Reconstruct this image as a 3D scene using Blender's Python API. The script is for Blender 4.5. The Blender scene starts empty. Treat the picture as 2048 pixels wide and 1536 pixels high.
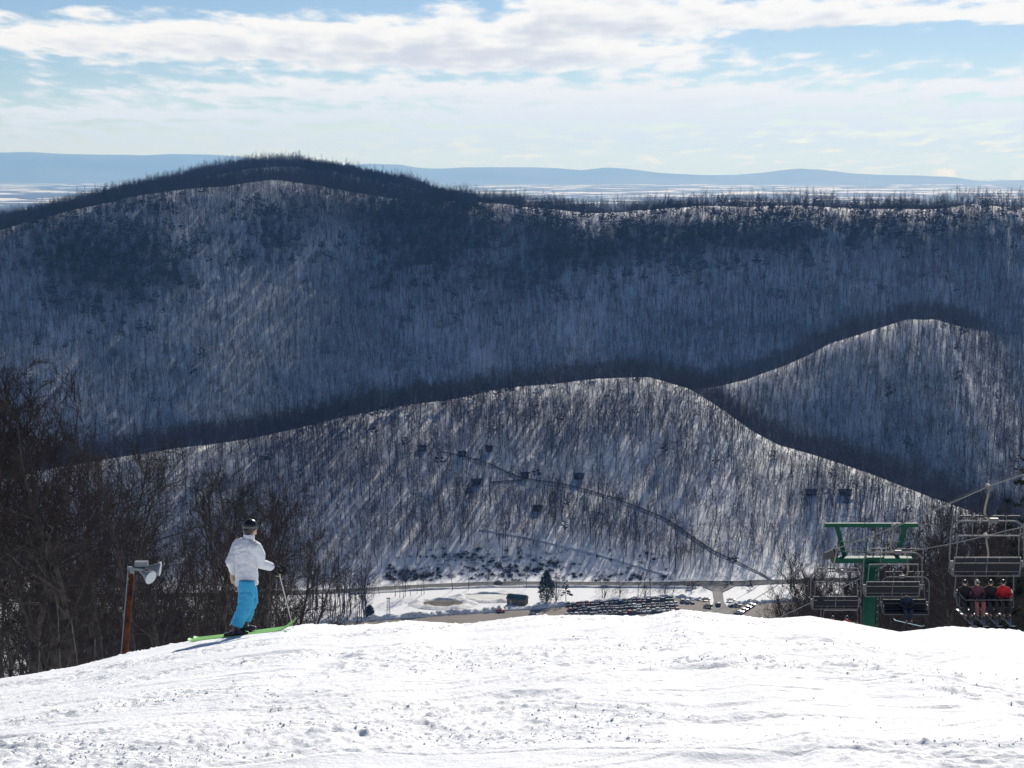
import bpy, bmesh, math, random
import numpy as np
from mathutils import Vector, Matrix, Euler

# ------------------------------------------------------------------ camera, sky, sun, exposure
scene = bpy.context.scene
COL = scene.collection
F, CX, CY = 3400.0, 1024.0, 768.0            # focal length in photo pixels, image centre
PITCH = math.atan(428.0 / F)
camd = bpy.data.cameras.new('camera')
camd.sensor_width = 36.0
camd.lens = F / 2048.0 * 36.0
camd.clip_start, camd.clip_end = 0.1, 120000.0
cam = bpy.data.objects.new('camera', camd)
COL.objects.link(cam)
cam.location = (0, 0, 0)
cam.rotation_euler = (math.pi / 2 - PITCH, 0, 0)
scene.camera = cam

SUN_EL, SUN_AZ = math.radians(29), math.radians(16)      # azimuth to the right of the view axis (+Y)
world = bpy.data.worlds.new('World')
scene.world = world
world.use_nodes = True


def build_world():
    nt = world.node_tree
    nt.nodes.clear()
    N, L = nt.nodes.new, nt.links.new

    def val(s, v):
        if isinstance(v, (int, float)):
            s.default_value = v
        else:
            L(v, s)

    def m(op, a, b=0.0, c=0.0, clamp=False):
        n = N('ShaderNodeMath'); n.operation = op; n.use_clamp = clamp
        val(n.inputs[0], a); val(n.inputs[1], b); val(n.inputs[2], c)
        return n.outputs[0]

    def ss(x, lo, hi):
        n = N('ShaderNodeMapRange'); n.interpolation_type = 'SMOOTHSTEP'
        val(n.inputs[0], x); n.inputs[1].default_value = lo; n.inputs[2].default_value = hi
        return n.outputs[0]

    sky = N('ShaderNodeTexSky'); sky.sky_type = 'NISHITA'; sky.sun_disc = False
    sky.sun_elevation = SUN_EL; sky.sun_rotation = SUN_AZ
    sky.altitude = 500; sky.air_density = 0.75; sky.dust_density = 0.15; sky.ozone_density = 3.8
    tc = N('ShaderNodeTexCoord')
    sp = N('ShaderNodeSeparateXYZ'); L(tc.outputs['Generated'], sp.inputs[0])
    x, e = sp.outputs[0], m('MAXIMUM', sp.outputs[2], 0.0)
    ec = m('ADD', e, 0.05)

    u_ = m('MULTIPLY_ADD', m('DIVIDE', x, m('ADD', e, 0.13)), 3.2, 3.7)

    def noise(dv, scale, detail, rough, ky=6.5):
        v = m('MULTIPLY', m('LOGARITHM', m('ADD', ec, dv), 2.718282), ky)
        cv = N('ShaderNodeCombineXYZ'); L(u_, cv.inputs[0]); L(v, cv.inputs[1]); cv.inputs[2].default_value = 1.3
        t = N('ShaderNodeTexNoise'); t.inputs['Scale'].default_value = scale
        t.inputs['Detail'].default_value = detail; t.inputs['Roughness'].default_value = rough
        L(cv.outputs[0], t.inputs['Vector'])
        return t.outputs['Fac']

    # cloud banks: azimuth, base elevation, half width, height, weight
    blobs = [(-.17, .0700, .17, .0190, .46), (.00, .0640, .13, .0190, .50), (.18, .0860, .11, .0120, .46), (.05, .0860, .05, .018, .40), (-.10, .0440, .13, .0085, .34), (.11, .0390, .12, .0120, .36),
             (-.22, .0310, .08, .0060, .28), (.02, .0300, .14, .0070, .28), (.28, .0450, .05, .0070, .40), (.28, .0310, .05, .005, .36), (.31, .088, .04, .02, .4), (.0, .0, 1.2, .032, .38),
             (-.17, .0970, .10, .02, -.3), (.22, .0690, .10, .010, -.2)]

    def cover(dv, bl, detail, amp):
        acc = None
        for a0, e0, sa, se, w in bl:
            t = m('MULTIPLY_ADD', x, 1 / sa, -a0 / sa)
            v = m('MULTIPLY_ADD', e, 1 / se, (dv - e0) / se)
            v = m('MAXIMUM', v, m('MULTIPLY', v, -2.6))
            g = m('MULTIPLY', m('EXPONENT', m('MULTIPLY', m('MULTIPLY_ADD', t, t, m('MULTIPLY', v, v)), -1.0)), w)
            acc = g if acc is None else m('ADD', acc, g)
        return m('MULTIPLY_ADD', noise(dv, 2.4, detail, .57), amp, m('ADD', acc, -.5 * amp - .10))

    thin = m('MULTIPLY', ss(e, .11, .35), -.16)             # overhead one looks up between the clouds
    c0 = m('ADD', cover(0.0, blobs, 6, 1.25), thin)
    cu = cover(0.0045, blobs[:6], 4, 1.25)
    alpha = ss(c0, -0.08, 0.24)
    shade = ss(m('MULTIPLY_ADD', c0, .25, cu), 0.22, 0.85)
    shade = m('MULTIPLY', shade, ss(e, .015, .05))
    mix = N('ShaderNodeMix'); mix.data_type = 'RGBA'
    L(shade, mix.inputs[0])
    mix.inputs[6].default_value = (0.985, 0.99, 1.0, 1)
    mix.inputs[7].default_value = (0.66, 0.705, 0.81, 1)
    bgs = N('ShaderNodeBackground'); bgs.inputs[1].default_value = SKY_STRENGTH; L(sky.outputs[0], bgs.inputs[0])
    bgc = N('ShaderNodeBackground'); bgc.inputs[1].default_value = CLOUD_STRENGTH; L(mix.outputs[2], bgc.inputs[0])
    lo = N('ShaderNodeMix'); lo.data_type = 'RGBA'; L(ss(e, .0, .075), lo.inputs[0])
    lo.inputs[6].default_value = (0.62, 0.75, 1.0, 1); L(mix.outputs[2], lo.inputs[7]); L(lo.outputs[2], bgc.inputs[0])
    ms = N('ShaderNodeMixShader'); L(alpha, ms.inputs[0]); L(bgs.outputs[0], ms.inputs[1]); L(bgc.outputs[0], ms.inputs[2])
    out = N('ShaderNodeOutputWorld'); L(ms.outputs[0], out.inputs[0])


SKY_STRENGTH, CLOUD_STRENGTH = 0.068, 0.88
build_world()
world.cycles.sampling_method = 'MANUAL'
world.cycles.sample_map_resolution = 512

sund = bpy.data.lights.new('sun', 'SUN')
sund.energy = 4.8
sund.angle = math.radians(0.5)
sund.color = (1.0, 0.95, 0.88)
sun = bpy.data.objects.new('sun', sund)
COL.objects.link(sun)
to_sun = Vector((math.sin(SUN_AZ) * math.cos(SUN_EL), math.cos(SUN_AZ) * math.cos(SUN_EL), math.sin(SUN_EL)))
sun.rotation_euler = to_sun.to_track_quat('Z', 'Y').to_euler()
sun.location = to_sun * 300

vs = scene.view_settings
vs.view_transform = 'Standard'; vs.look = 'None'; vs.gamma = 1.0; vs.use_curve_mapping = False
vs.exposure = 0.14
scene.render.engine = 'CYCLES'
scene.cycles.use_denoising = True
scene.cycles.max_bounces = 5
scene.cycles.diffuse_bounces = 2
scene.cycles.glossy_bounces = 2
scene.cycles.transmission_bounces = 3
scene.cycles.volume_bounces = 0
scene.cycles.transparent_max_bounces = 8
scene.cycles.caustics_reflective = False
scene.cycles.caustics_refractive = False

# ------------------------------------------------------------------ helpers
R = math.radians


def ray(px, py):
    r, u = (px - CX) / F, -(py - CY) / F
    return Vector((r, math.cos(PITCH) + u * math.sin(PITCH), u * math.cos(PITCH) - math.sin(PITCH)))


def at(px, py, Y):
    d = ray(px, py)
    return d * (Y / d.y)


def on_z(px, py, z):
    d = ray(px, py)
    return d * (z / d.z)


def project(p):
    y, z = p[1], p[2]
    fw = y * math.cos(PITCH) - z * math.sin(PITCH)
    up = y * math.sin(PITCH) + z * math.cos(PITCH)
    return CX + F * p[0] / fw, CY - F * up / fw


def _hash(ix, iy, seed):
    h = (ix.astype(np.int64) * 374761393 + iy.astype(np.int64) * 668265263 + seed * 1442695041) & 0x7fffffff
    h = ((h ^ (h >> 13)) * 1274126177) & 0x7fffffff
    h = h ^ (h >> 16)
    return (h & 0xffff) / 65535.0


def vnoise(x, y, seed=0):
    x = np.asarray(x, float); y = np.asarray(y, float)
    ix, iy = np.floor(x), np.floor(y)
    fx, fy = x - ix, y - iy
    fx = fx * fx * fx * (fx * (fx * 6 - 15) + 10); fy = fy * fy * fy * (fy * (fy * 6 - 15) + 10)
    a, b = _hash(ix, iy, seed), _hash(ix + 1, iy, seed)
    c, d = _hash(ix, iy + 1, seed), _hash(ix + 1, iy + 1, seed)
    return (a + (b - a) * fx + (c - a) * fy + (a - b - c + d) * fx * fy) * 2 - 1


def fbm(x, y, seed=0, octaves=4, gain=.5):
    s, a, t = 0, 1, 0
    for o in range(octaves):
        ca, sa = math.cos(o * 1.1), math.sin(o * 1.1)
        s = s + a * vnoise((x * ca - y * sa) * 2 ** o, (x * sa + y * ca) * 2 ** o, seed + o * 17)
        t += a; a *= gain
    return s / t


class MB:
    """collects boxes, tubes and loose faces; build() links them as one mesh object"""
    def __init__(self):
        self.v, self.f = [], []

    def poly(self, pts):
        b = len(self.v); self.v += [tuple(p) for p in pts]; self.f.append(tuple(range(b, b + len(pts))))

    def box(self, c, s, rot=None, taper=1.0):
        b = len(self.v)
        for dz in (-1, 1):
            k = taper if dz > 0 else 1.0
            for dx, dy in ((-1, -1), (1, -1), (1, 1), (-1, 1)):
                p = Vector((dx * s[0] / 2 * k, dy * s[1] / 2 * k, dz * s[2] / 2))
                if rot is not None: p = rot @ p
                self.v.append((p.x + c[0], p.y + c[1], p.z + c[2]))
        for q in ((3, 2, 1, 0), (4, 5, 6, 7), (0, 1, 5, 4), (1, 2, 6, 5), (2, 3, 7, 6), (3, 0, 4, 7)):
            self.f.append(tuple(b + i for i in q))
        return self

    def bar(self, p0, p1, w, h, up=(0, 0, 1)):
        p0, p1 = Vector(p0), Vector(p1)
        d = p1 - p0; L = d.length; d.normalize()
        u = Vector(up)
        if abs(d.dot(u)) > .98: u = Vector((0, 1, 0))
        s = d.cross(u).normalized(); t = s.cross(d)
        rot = Matrix((s, d, t)).transposed()
        return self.box((p0 + p1) / 2, (w, L, h), rot)

    def tube(self, pts, r, n=6, caps=True):
        pts = [Vector(p) for p in pts]
        rs = r if isinstance(r, (list, tuple)) else [r] * len(pts)
        b = len(self.v); ref = None
        for i, p in enumerate(pts):
            d = (pts[min(i + 1, len(pts) - 1)] - pts[max(i - 1, 0)])
            if d.length < 1e-9: d = Vector((0, 0, 1))
            d.normalize()
            if ref is None:
                ref = Vector((1, 0, 0)) if abs(d.x) < .8 else Vector((0, 1, 0))
            s = (ref - d * ref.dot(d))
            if s.length < 1e-5: s = Vector((0, 1, 0)) - d * d.y
            s.normalize(); ref = s; t = d.cross(s)
            rr = rs[i]
            ra, rb = rr if isinstance(rr, (tuple, list)) else (rr, rr)
            for k in range(n):
                a = 2 * math.pi * k / n
                self.v.append(tuple(p + s * (ra * math.cos(a)) + t * (rb * math.sin(a))))
        for i in range(len(pts) - 1):
            for k in range(n):
                k2 = (k + 1) % n
                self.f.append((b + i * n + k, b + i * n + k2, b + (i + 1) * n + k2, b + (i + 1) * n + k))
        if caps:
            self.f.append(tuple(b + k for k in reversed(range(n))))
            e = b + (len(pts) - 1) * n
            self.f.append(tuple(e + k for k in range(n)))
        return self

    def ball(self, c, r, n=8, m=6, rot=None):
        rx, ry, rz = r if isinstance(r, (tuple, list)) else (r, r, r)
        b = len(self.v)
        for i in range(m + 1):
            th = math.pi * i / m
            th = min(max(th, .02), math.pi - .02)
            for k in range(n):
                a = 2 * math.pi * k / n
                p = Vector((rx * math.sin(th) * math.cos(a), ry * math.sin(th) * math.sin(a), rz * math.cos(th)))
                if rot is not None: p = rot @ p
                self.v.append((p.x + c[0], p.y + c[1], p.z + c[2]))
        for i in range(m):
            for k in range(n):
                k2 = (k + 1) % n
                self.f.append((b + i * n + k, b + (i + 1) * n + k, b + (i + 1) * n + k2, b + i * n + k2))
        self.f.append(tuple(b + k for k in range(n))); self.f.append(tuple(b + m * n + k for k in reversed(range(n))))
        return self

    def mesh(self, name, mat, smooth=False):
        me = bpy.data.meshes.new(name)
        me.from_pydata(self.v, [], self.f)
        if mat is not None: me.materials.append(mat)
        if smooth: me.polygons.foreach_set('use_smooth', [True] * len(me.polygons))
        me.update()
        return me

    def build(self, name, mat, parent=None, smooth=False):
        return link(name, self.mesh(name, mat, smooth), parent)


def link(name, data, parent=None):
    o = bpy.data.objects.new(name, data)
    COL.objects.link(o)
    o.parent = parent
    return o


def tag(o, label=None, cat=None, group=None, kind=None):
    if label: o['label'] = label
    if cat: o['category'] = cat
    if group: o['group'] = group
    if kind: o['kind'] = kind
    return o


def empty(name, loc, label, cat, group=None, rz=0.0):
    o = bpy.data.objects.new(name, None)
    COL.objects.link(o)
    o.empty_display_size = .2
    o.location = loc; o.rotation_euler = (0, 0, rz)
    return tag(o, label, cat, group)


def copy_tree(o, parent=None):
    c = o.copy(); COL.objects.link(c); c.parent = parent
    for ch in list(o.children):
        if ch is not c: copy_tree(ch, c)
    return c


# ------------------------------------------------------------------ materials
MATS = {}


def mat(name, col, rough=.7, spec=.3, metal=0.0, var=None, scale=8.0, bump=0.0, bscale=40.0, detail=5, coat=0.0, sheen=0.0):
    """principled material; var = second colour mixed in by object-space noise"""
    m = bpy.data.materials.new(name); m.use_nodes = True
    nt = m.node_tree; b = nt.nodes['Principled BSDF']
    b.inputs['Base Color'].default_value = (*col, 1)
    b.inputs['Roughness'].default_value = rough
    b.inputs['Specular IOR Level'].default_value = spec
    b.inputs['Metallic'].default_value = metal
    b.inputs['Coat Weight'].default_value = coat
    if sheen: b.inputs['Sheen Weight'].default_value = sheen
    tc = nt.nodes.new('ShaderNodeTexCoord')
    if var is not None:
        t = nt.nodes.new('ShaderNodeTexNoise'); t.inputs['Scale'].default_value = scale; t.inputs['Detail'].default_value = detail
        nt.links.new(tc.outputs['Object'], t.inputs['Vector'])
        mr = nt.nodes.new('ShaderNodeMapRange'); mr.inputs[1].default_value = .35; mr.inputs[2].default_value = .65
        nt.links.new(t.outputs['Fac'], mr.inputs[0])
        mx = nt.nodes.new('ShaderNodeMix'); mx.data_type = 'RGBA'
        mx.inputs[6].default_value = (*col, 1); mx.inputs[7].default_value = (*var, 1)
        nt.links.new(mr.outputs[0], mx.inputs[0]); nt.links.new(mx.outputs[2], b.inputs['Base Color'])
    if bump:
        t = nt.nodes.new('ShaderNodeTexNoise'); t.inputs['Scale'].default_value = bscale; t.inputs['Detail'].default_value = 6
        nt.links.new(tc.outputs['Object'], t.inputs['Vector'])
        bp = nt.nodes.new('ShaderNodeBump'); bp.inputs['Strength'].default_value = bump; bp.inputs['Distance'].default_value = .02
        nt.links.new(t.outputs['Fac'], bp.inputs['Height']); nt.links.new(bp.outputs[0], b.inputs['Normal'])
    MATS[name] = m
    return m


def snow_mat(name, col, litter=None, litter_lo=.55, litter_hi=.75, scale=.03, bump=.35, bscale=14.0, bdist=.03, sss=False):
    m = mat(name, col, rough=.75, spec=.25)
    nt = m.node_tree; b = nt.nodes['Principled BSDF']
    geo = nt.nodes.new('ShaderNodeNewGeometry')
    if litter is not None:
        t = nt.nodes.new('ShaderNodeTexNoise'); t.inputs['Scale'].default_value = scale; t.inputs['Detail'].default_value = 9; t.inputs['Roughness'].default_value = .62
        nt.links.new(geo.outputs['Position'], t.inputs['Vector'])
        mr = nt.nodes.new('ShaderNodeMapRange'); mr.inputs[1].default_value = litter_lo; mr.inputs[2].default_value = litter_hi
        nt.links.new(t.outputs['Fac'], mr.inputs[0])
        mx = nt.nodes.new('ShaderNodeMix'); mx.data_type = 'RGBA'
        mx.inputs[6].default_value = (*col, 1); mx.inputs[7].default_value = (*litter, 1)
        nt.links.new(mr.outputs[0], mx.inputs[0]); nt.links.new(mx.outputs[2], b.inputs['Base Color'])
    if bump:
        hs = None
        for sc, w in ((bscale, 1.0), (bscale * 4.5, .45)):
            t = nt.nodes.new('ShaderNodeTexNoise'); t.inputs['Scale'].default_value = sc; t.inputs['Detail'].default_value = 8; t.inputs['Roughness'].default_value = .65
            nt.links.new(geo.outputs['Position'], t.inputs['Vector'])
            k = nt.nodes.new('ShaderNodeMath'); k.operation = 'MULTIPLY_ADD'; k.inputs[1].default_value = w
            nt.links.new(t.outputs['Fac'], k.inputs[0])
            if hs is None: k.inputs[2].default_value = 0
            else: nt.links.new(hs, k.inputs[2])
            hs = k.outputs[0]
        bp = nt.nodes.new('ShaderNodeBump'); bp.inputs['Strength'].default_value = bump; bp.inputs['Distance'].default_value = bdist
        nt.links.new(hs, bp.inputs['Height']); nt.links.new(bp.outputs[0], b.inputs['Normal'])
    return m


M_SNOW = snow_mat('piste_snow', (.90, .91, .925), bump=.5, bscale=9.0, bdist=.05)
M_HILL = snow_mat('woodland_snow', (.80, .81, .84), litter=(.16, .12, .10), litter_lo=.56, litter_hi=.80, scale=.05, bump=.6, bscale=.5, bdist=.5)
M_BERM = snow_mat('ploughed_snow', (.80, .80, .81), litter=(.30, .27, .24), litter_lo=.5, litter_hi=.75, scale=.6, bump=.8, bscale=1.2, bdist=.4)
M_BARK = mat('bark', (.034, .030, .029), .9, .12, var=(.085, .076, .072), scale=3.0, bump=.5, bscale=12)
M_TWIG = mat('twig', (.038, .030, .029), .9, .1)
M_BRUSH = mat('brush', (.055, .045, .042), .9, .1)
M_FARBARK = mat('far_bark', (.032, .028, .029), .95, .05, var=(.060, .052, .052), scale=.4)
M_FARTWIG = mat('far_twig', (.052, .037, .040), .95, .05)
M_NEEDLE = mat('pine_needles', (.014, .025, .015), .85, .15, var=(.028, .042, .022), scale=.8)
M_ASPHALT = mat('asphalt', (.075, .075, .078), .9, .2, var=(.11, .108, .105), scale=.15)
M_GRAVEL = mat('wet_gravel', (.150, .125, .105), .85, .3, var=(.205, .178, .155), scale=.06, detail=8)
M_STEEL = mat('galvanised_steel', (.15, .155, .165), .6, .3, .2, var=(.10, .105, .11), scale=20)
M_PAD = mat('chair_pad', (.014, .016, .021), .8, .2)
M_GREEN = mat('green_paint', (.006, .088, .052), .65, .2, var=(.005, .066, .040), scale=4)
M_DARK = mat('dark_metal', (.022, .024, .026), .6, .4)
M_RUBBER = mat('tyre_rubber', (.02, .02, .02), .85, .2)
M_GLASS = mat('dark_glass', (.015, .018, .022), .08, .6)

# ------------------------------------------------------------------ terrain heights
VALLEY = -206.0
YC = 27.0
_crest = [(-400, 1440), (-150, 1392), (0, 1362), (150, 1336), (260, 1311), (400, 1283), (480, 1270), (560, 1260), (640, 1254), (690, 1257), (820, 1246), (930, 1253),
          (1060, 1237), (1220, 1234), (1290, 1236), (1365, 1224), (1450, 1232), (1540, 1236), (1620, 1232), (1690, 1243), (1800, 1268), (1900, 1257), (2048, 1268), (2300, 1285)]
_cx = np.array([at(p, r, YC).x for p, r in _crest])
_ct = np.array([-at(p, r, YC).z / YC for p, r in _crest])
CREST_K = 1.7


def tc_of(x):
    return np.interp(x, _cx, _ct)


def slope_z(x, y):
    """ski slope: convex roll-over whose skyline from the camera is the crest at YC"""
    x = np.asarray(x, float); y = np.asarray(y, float)
    ratio = YC / np.clip(y, 12.0, None)
    xc = np.where(y < YC, x * np.clip(ratio, 1, 1.6), x * np.clip(ratio, .45, 1))
    tc = tc_of(xc)
    a = CREST_K / YC ** 2
    t0 = .27
    yy = np.clip(y, 0, 44.0)
    fade = np.clip(1 - (y - 44) / 250.0, 0, 1)
    base = -CREST_K - (t0 - 2 * a * YC) * yy - a * yy ** 2
    lat = -(tc - t0) * np.clip(y, 6, 44.0) * fade
    z = base + lat
    z44s = (t0 - 2 * a * YC) + 2 * a * 44
    far = np.clip(y - 44, 0, 356) * .338 + np.clip(y - 400, 0, None) * .30
    z = z - far
    z = z + np.clip(-y, 0, None) * .14
    return z


def ridge(pts, sf, sb, r, x, y, rough=1.6):
    P = [at(*p) for p in pts]
    X = np.array([p.x for p in P]); Yc = np.interp(x, X, [p.y for p in P]); Zc = np.interp(x, X, [p.z for p in P])
    Zc = Zc + fbm(x / 55., x * 0 + len(pts), 61, 4) * rough
    d = y - Yc
    s = np.where(d < 0, sf, sb)
    return Zc - s * (np.sqrt(d * d + r * r) - r)


FRONT = [(-500, 1045, 954), (-200, 1000, 964), (0, 962, 975), (200, 926, 988), (400, 894, 1004), (600, 858, 1027), (800, 815, 1056), (1000, 785, 1083), (1100, 770, 1094), (1200, 757, 1102),
         (1300, 758, 1097), (1380, 778, 1081), (1440, 815, 1061), (1500, 860, 1037), (1560, 893, 1022), (1650, 918, 1001), (1740, 945, 981), (1850, 990, 954), (2048, 1060, 923), (2400, 1120, 903)]
SECOND = [(300, 1200, 1150), (700, 1040, 1150), (1000, 900, 1152), (1100, 850, 1156), (1300, 800, 1175), (1440, 772, 1193), (1501, 757, 1202), (1583, 725, 1212), (1665, 686, 1221), (1742, 662, 1230), (1819, 641, 1240), (1870, 640, 1240), (1921, 652, 1280), (1965, 662, 1330), (2048, 690, 1340), (2300, 690, 1360)]
MAIN = [(-600, 600, 1445), (-250, 525, 1479), (0, 460, 1513), (73, 438, 1530), (195, 411, 1556), (293, 391, 1581), (366, 381, 1606), (440, 374, 1632), (540, 361, 1666), (635, 371, 1683), (732, 388, 1683), (780, 397, 1674),
        (880, 402, 1658), (1000, 408, 1640), (1090, 418, 1624), (1169, 426, 1606), (1290, 420, 1598), (1410, 412, 1590), (1537, 411, 1581), (1665, 417, 1572), (1767, 420, 1572), (1870, 416, 1572), (1947, 409, 1572), (2048, 417, 1564), (2500, 425, 1530)]
BACK = [(-600, 560, 1658), (0, 452, 1717), (100, 430, 1734), (200, 402, 1760), (300, 380, 1785), (400, 356, 1819), (500, 338, 1853), (600, 333, 1887), (700, 346, 1887), (800, 370, 1870), (900, 398, 1853), (960, 412, 1836), (1060, 424, 1819), (2600, 432, 1700)]
BANK = [(600, 1170, 872), (730, 1162, 872), (790, 1130, 876), (850, 1108, 880), (950, 1092, 884), (1050, 1094, 884), (1150, 1112, 880), (1250, 1134, 876), (1345, 1157, 870), (1480, 1172, 866), (2400, 1180, 866)]


def smax(a, b, k):
    h = np.clip(.5 + .5 * (a - b) / k, 0, 1)
    return b + (a - b) * h + k * h * (1 - h)


def hills_z(x, y):
    x = np.asarray(x, float); y = np.asarray(y, float)
    x, y = np.broadcast_arrays(x, y)
    n1 = fbm(x / 130., y / 130., 3, 4)
    n2 = fbm(x / 40., y / 40., 9, 3)
    spur = fbm(x / 95. + n1 * .3, y / 400., 21, 3)
    floor_ = np.where(y < 1000, VALLEY, VALLEY - 12 * np.clip((y - 1000) / 80., 0, 1))
    floor_ = np.minimum(floor_, VALLEY + 170)
    fr = ridge(FRONT, .31, .42, 26, x, y)
    fade = np.clip((VALLEY + 40 - fr) / -40, 0, 1)
    z = smax(fr, floor_, 5.0)
    amt = np.clip((z - VALLEY - 3) / 30., 0, 1)
    dcr = np.abs(y - 1030)
    z = z + amt * (n1 * 2.2 + n2 * .8) * np.clip(dcr / 90., .25, 1)
    se = ridge(SECOND, .46, .40, 14, x, y)
    z = smax(z, se + n2 * 1.0 + np.clip((1200 - y) / 130., 0, 1) * spur * 6, 4.0)
    mz = ridge(MAIN, .445, .30, 26, x, y)
    below = np.clip((1560 - y) / 260., 0, 1)
    z = smax(z, mz + n2 * 1.2 + below * (spur * 8 + n1 * 7), 8.0)
    z = smax(z, ridge(BACK, .62, .33, 60, x, y) + n2 * 1.5, 6.0)
    bk = ridge(BANK, .75, .02, 5, x, y)
    bk = np.where(y < 930, bk, bk - (y - 930) * 2)
    bk = bk + n2 * 1.2 * np.clip((bk - VALLEY) / 8, 0, 1)
    z = smax(z, bk, 1.2)
    z = np.where(y > 1980, np.maximum(z - (y - 1980) * .12, -236), z)
    return z


def ground_z(x, y):
    x = np.asarray(x, float); y = np.asarray(y, float)
    zs = slope_z(x, y)
    zh = hills_z(x, np.maximum(y, 700.))
    out = np.where(y < 640, np.maximum(zs, VALLEY), zh)
    side = np.clip((np.abs(x) - .36 * y - 60) / 500., 0, 1)
    return out


def gz(x, y):
    return float(ground_z(np.array([x]), np.array([y]))[0])


def grid_mesh(name, X, Y, Z, mat_, smooth=True):
    n, m_ = X.shape
    co = np.stack([X, Y, Z], -1).reshape(-1, 3).astype(np.float32)
    i = np.arange(n * m_).reshape(n, m_)
    q = np.stack([i[:-1, :-1], i[:-1, 1:], i[1:, 1:], i[1:, :-1]], -1).reshape(-1, 4)
    me = bpy.data.meshes.new(name)
    me.vertices.add(len(co)); me.vertices.foreach_set('co', co.ravel())
    me.loops.add(q.size); me.loops.foreach_set('vertex_index', q.ravel().astype(np.int32))
    me.polygons.add(len(q)); me.polygons.foreach_set('loop_start', np.arange(0, q.size, 4, dtype=np.int32))
    me.polygons.foreach_set('loop_total', np.full(len(q), 4, np.int32))
    me.update(calc_edges=True); me.validate()
    me.materials.append(mat_)
    if smooth: me.polygons.foreach_set('use_smooth', [True] * len(me.polygons))
    return me


# ---- foreground ski slope, churned snow modelled in the mesh
def snow_detail(x, y):
    wx = x + .35 * fbm(x * .9, y * .9, 71, 2)
    wy = y + .35 * fbm(x * .9, y * .9, 72, 2)
    big = fbm(wx * .28, wy * .45, 31, 3) * .09
    mog = fbm(wx * .7, wy * 1.1, 32, 3) * .030
    rough_mask = np.clip(fbm(wx * .35, wy * .8, 33, 3) * 2.6 + .42, 0, 1)
    chop = fbm(wx * 4.2, wy * 5.2, 34, 4, .65) * .026 * rough_mask
    r = fbm(wx * 11., wy * 13., 35, 3, .6)
    lumps = np.clip(r - .14, 0, 1) * .040 * rough_mask
    tr = 0
    for k, (ang, fq, sd) in enumerate(((.06, 1.3, 41), (-.16, 1.2, 42), (.30, 1.0, 43), (-.42, .9, 44), (.62, .8, 45))):
        u = x * math.cos(ang) + y * math.sin(ang); v = -x * math.sin(ang) + y * math.cos(ang)
        v = v + .55 * fbm(u * .16, v * .08, sd, 2)
        ln = vnoise(u * .05, v * fq * 6.5, sd + 5)
        g = np.exp(-(ln / .07) ** 2) * np.clip(vnoise(u * .15, v * fq * 2.2, sd + 9) * 2.2, 0, 1)
        lip = np.exp(-((ln - .16) / .07) ** 2) * np.clip(vnoise(u * .15, v * fq * 2.2, sd + 9) * 2.2, 0, 1)
        tr = tr - g * .014 + lip * .006
    dip = np.clip(vnoise(wx * .8 + 9, wy * 1.6, 36) - .6, 0, 1) * -.12
    fine = fbm(wx * 16., wy * 18., 37, 3, .65) * .009 * (.4 + rough_mask)
    calm = 1 - np.exp(-(((x + 3.95) / 1.1) ** 2 + ((y - 24.4) / .8) ** 2))
    return big + mog * (.3 + .7 * calm) + (chop + lumps + tr + dip + fine) * calm


def build_slope():
    ys = np.concatenate([np.linspace(-9, 6.2, 26), 6.5 * (48.0 / 6.5) ** np.linspace(0, 1, 760)])
    u = np.concatenate([[-9, -5, -3, -2, -1.5, -1.2], np.linspace(-1.08, 1.08, 620), [1.2, 1.5, 2, 3, 5, 9]])
    W = .305 * np.maximum(ys, 4) + .4
    X = u[None, :] * W[:, None]
    Y = np.repeat(ys[:, None], len(u), 1)
    Z = slope_z(X, Y)
    Z = Z + snow_detail(X, Y) * np.clip((50 - Y) / 4, 0, 1) * np.clip((Y + 5) / 6, .1, 1)
    me = grid_mesh('ski_slope', X, Y, Z, M_SNOW)
    o = link('ski_slope', me)
    tag(o, 'churned white snow of the ski slope in the foreground', kind='structure')
    return o


def snow_z(x, y):
    a, b = np.array([x], float), np.array([y], float)
    return float((slope_z(a, b) + snow_detail(a, b))[0])


slope = build_slope()

# ---- hills and valley: one perspective-spaced height field
def build_terrain():
    ys = np.concatenate([np.arange(46, 700, 9.0), np.arange(700, 840, 4.0), np.arange(840, 1110, 1.6), np.arange(1110, 1920, 3.2), np.arange(1920, 3300, 14.0)])
    u = np.concatenate([np.linspace(-1.9, -.345, 40)[:-1], np.linspace(-.345, .345, 400), np.linspace(.345, 1.9, 40)[1:]])
    X = u[None, :] * (ys[:, None] + 20); Y = np.repeat(ys[:, None], len(u), 1)
    Z = ground_z(X, Y)
    Z = np.where(Y < 60, Z - .25, Z)
    me = grid_mesh('hills', X, Y, Z, M_HILL)
    o = link('snowy_hills', me)
    tag(o, 'snow covered wooded hills and valley floor', kind='structure')
    return o


terrain = build_terrain()

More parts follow.
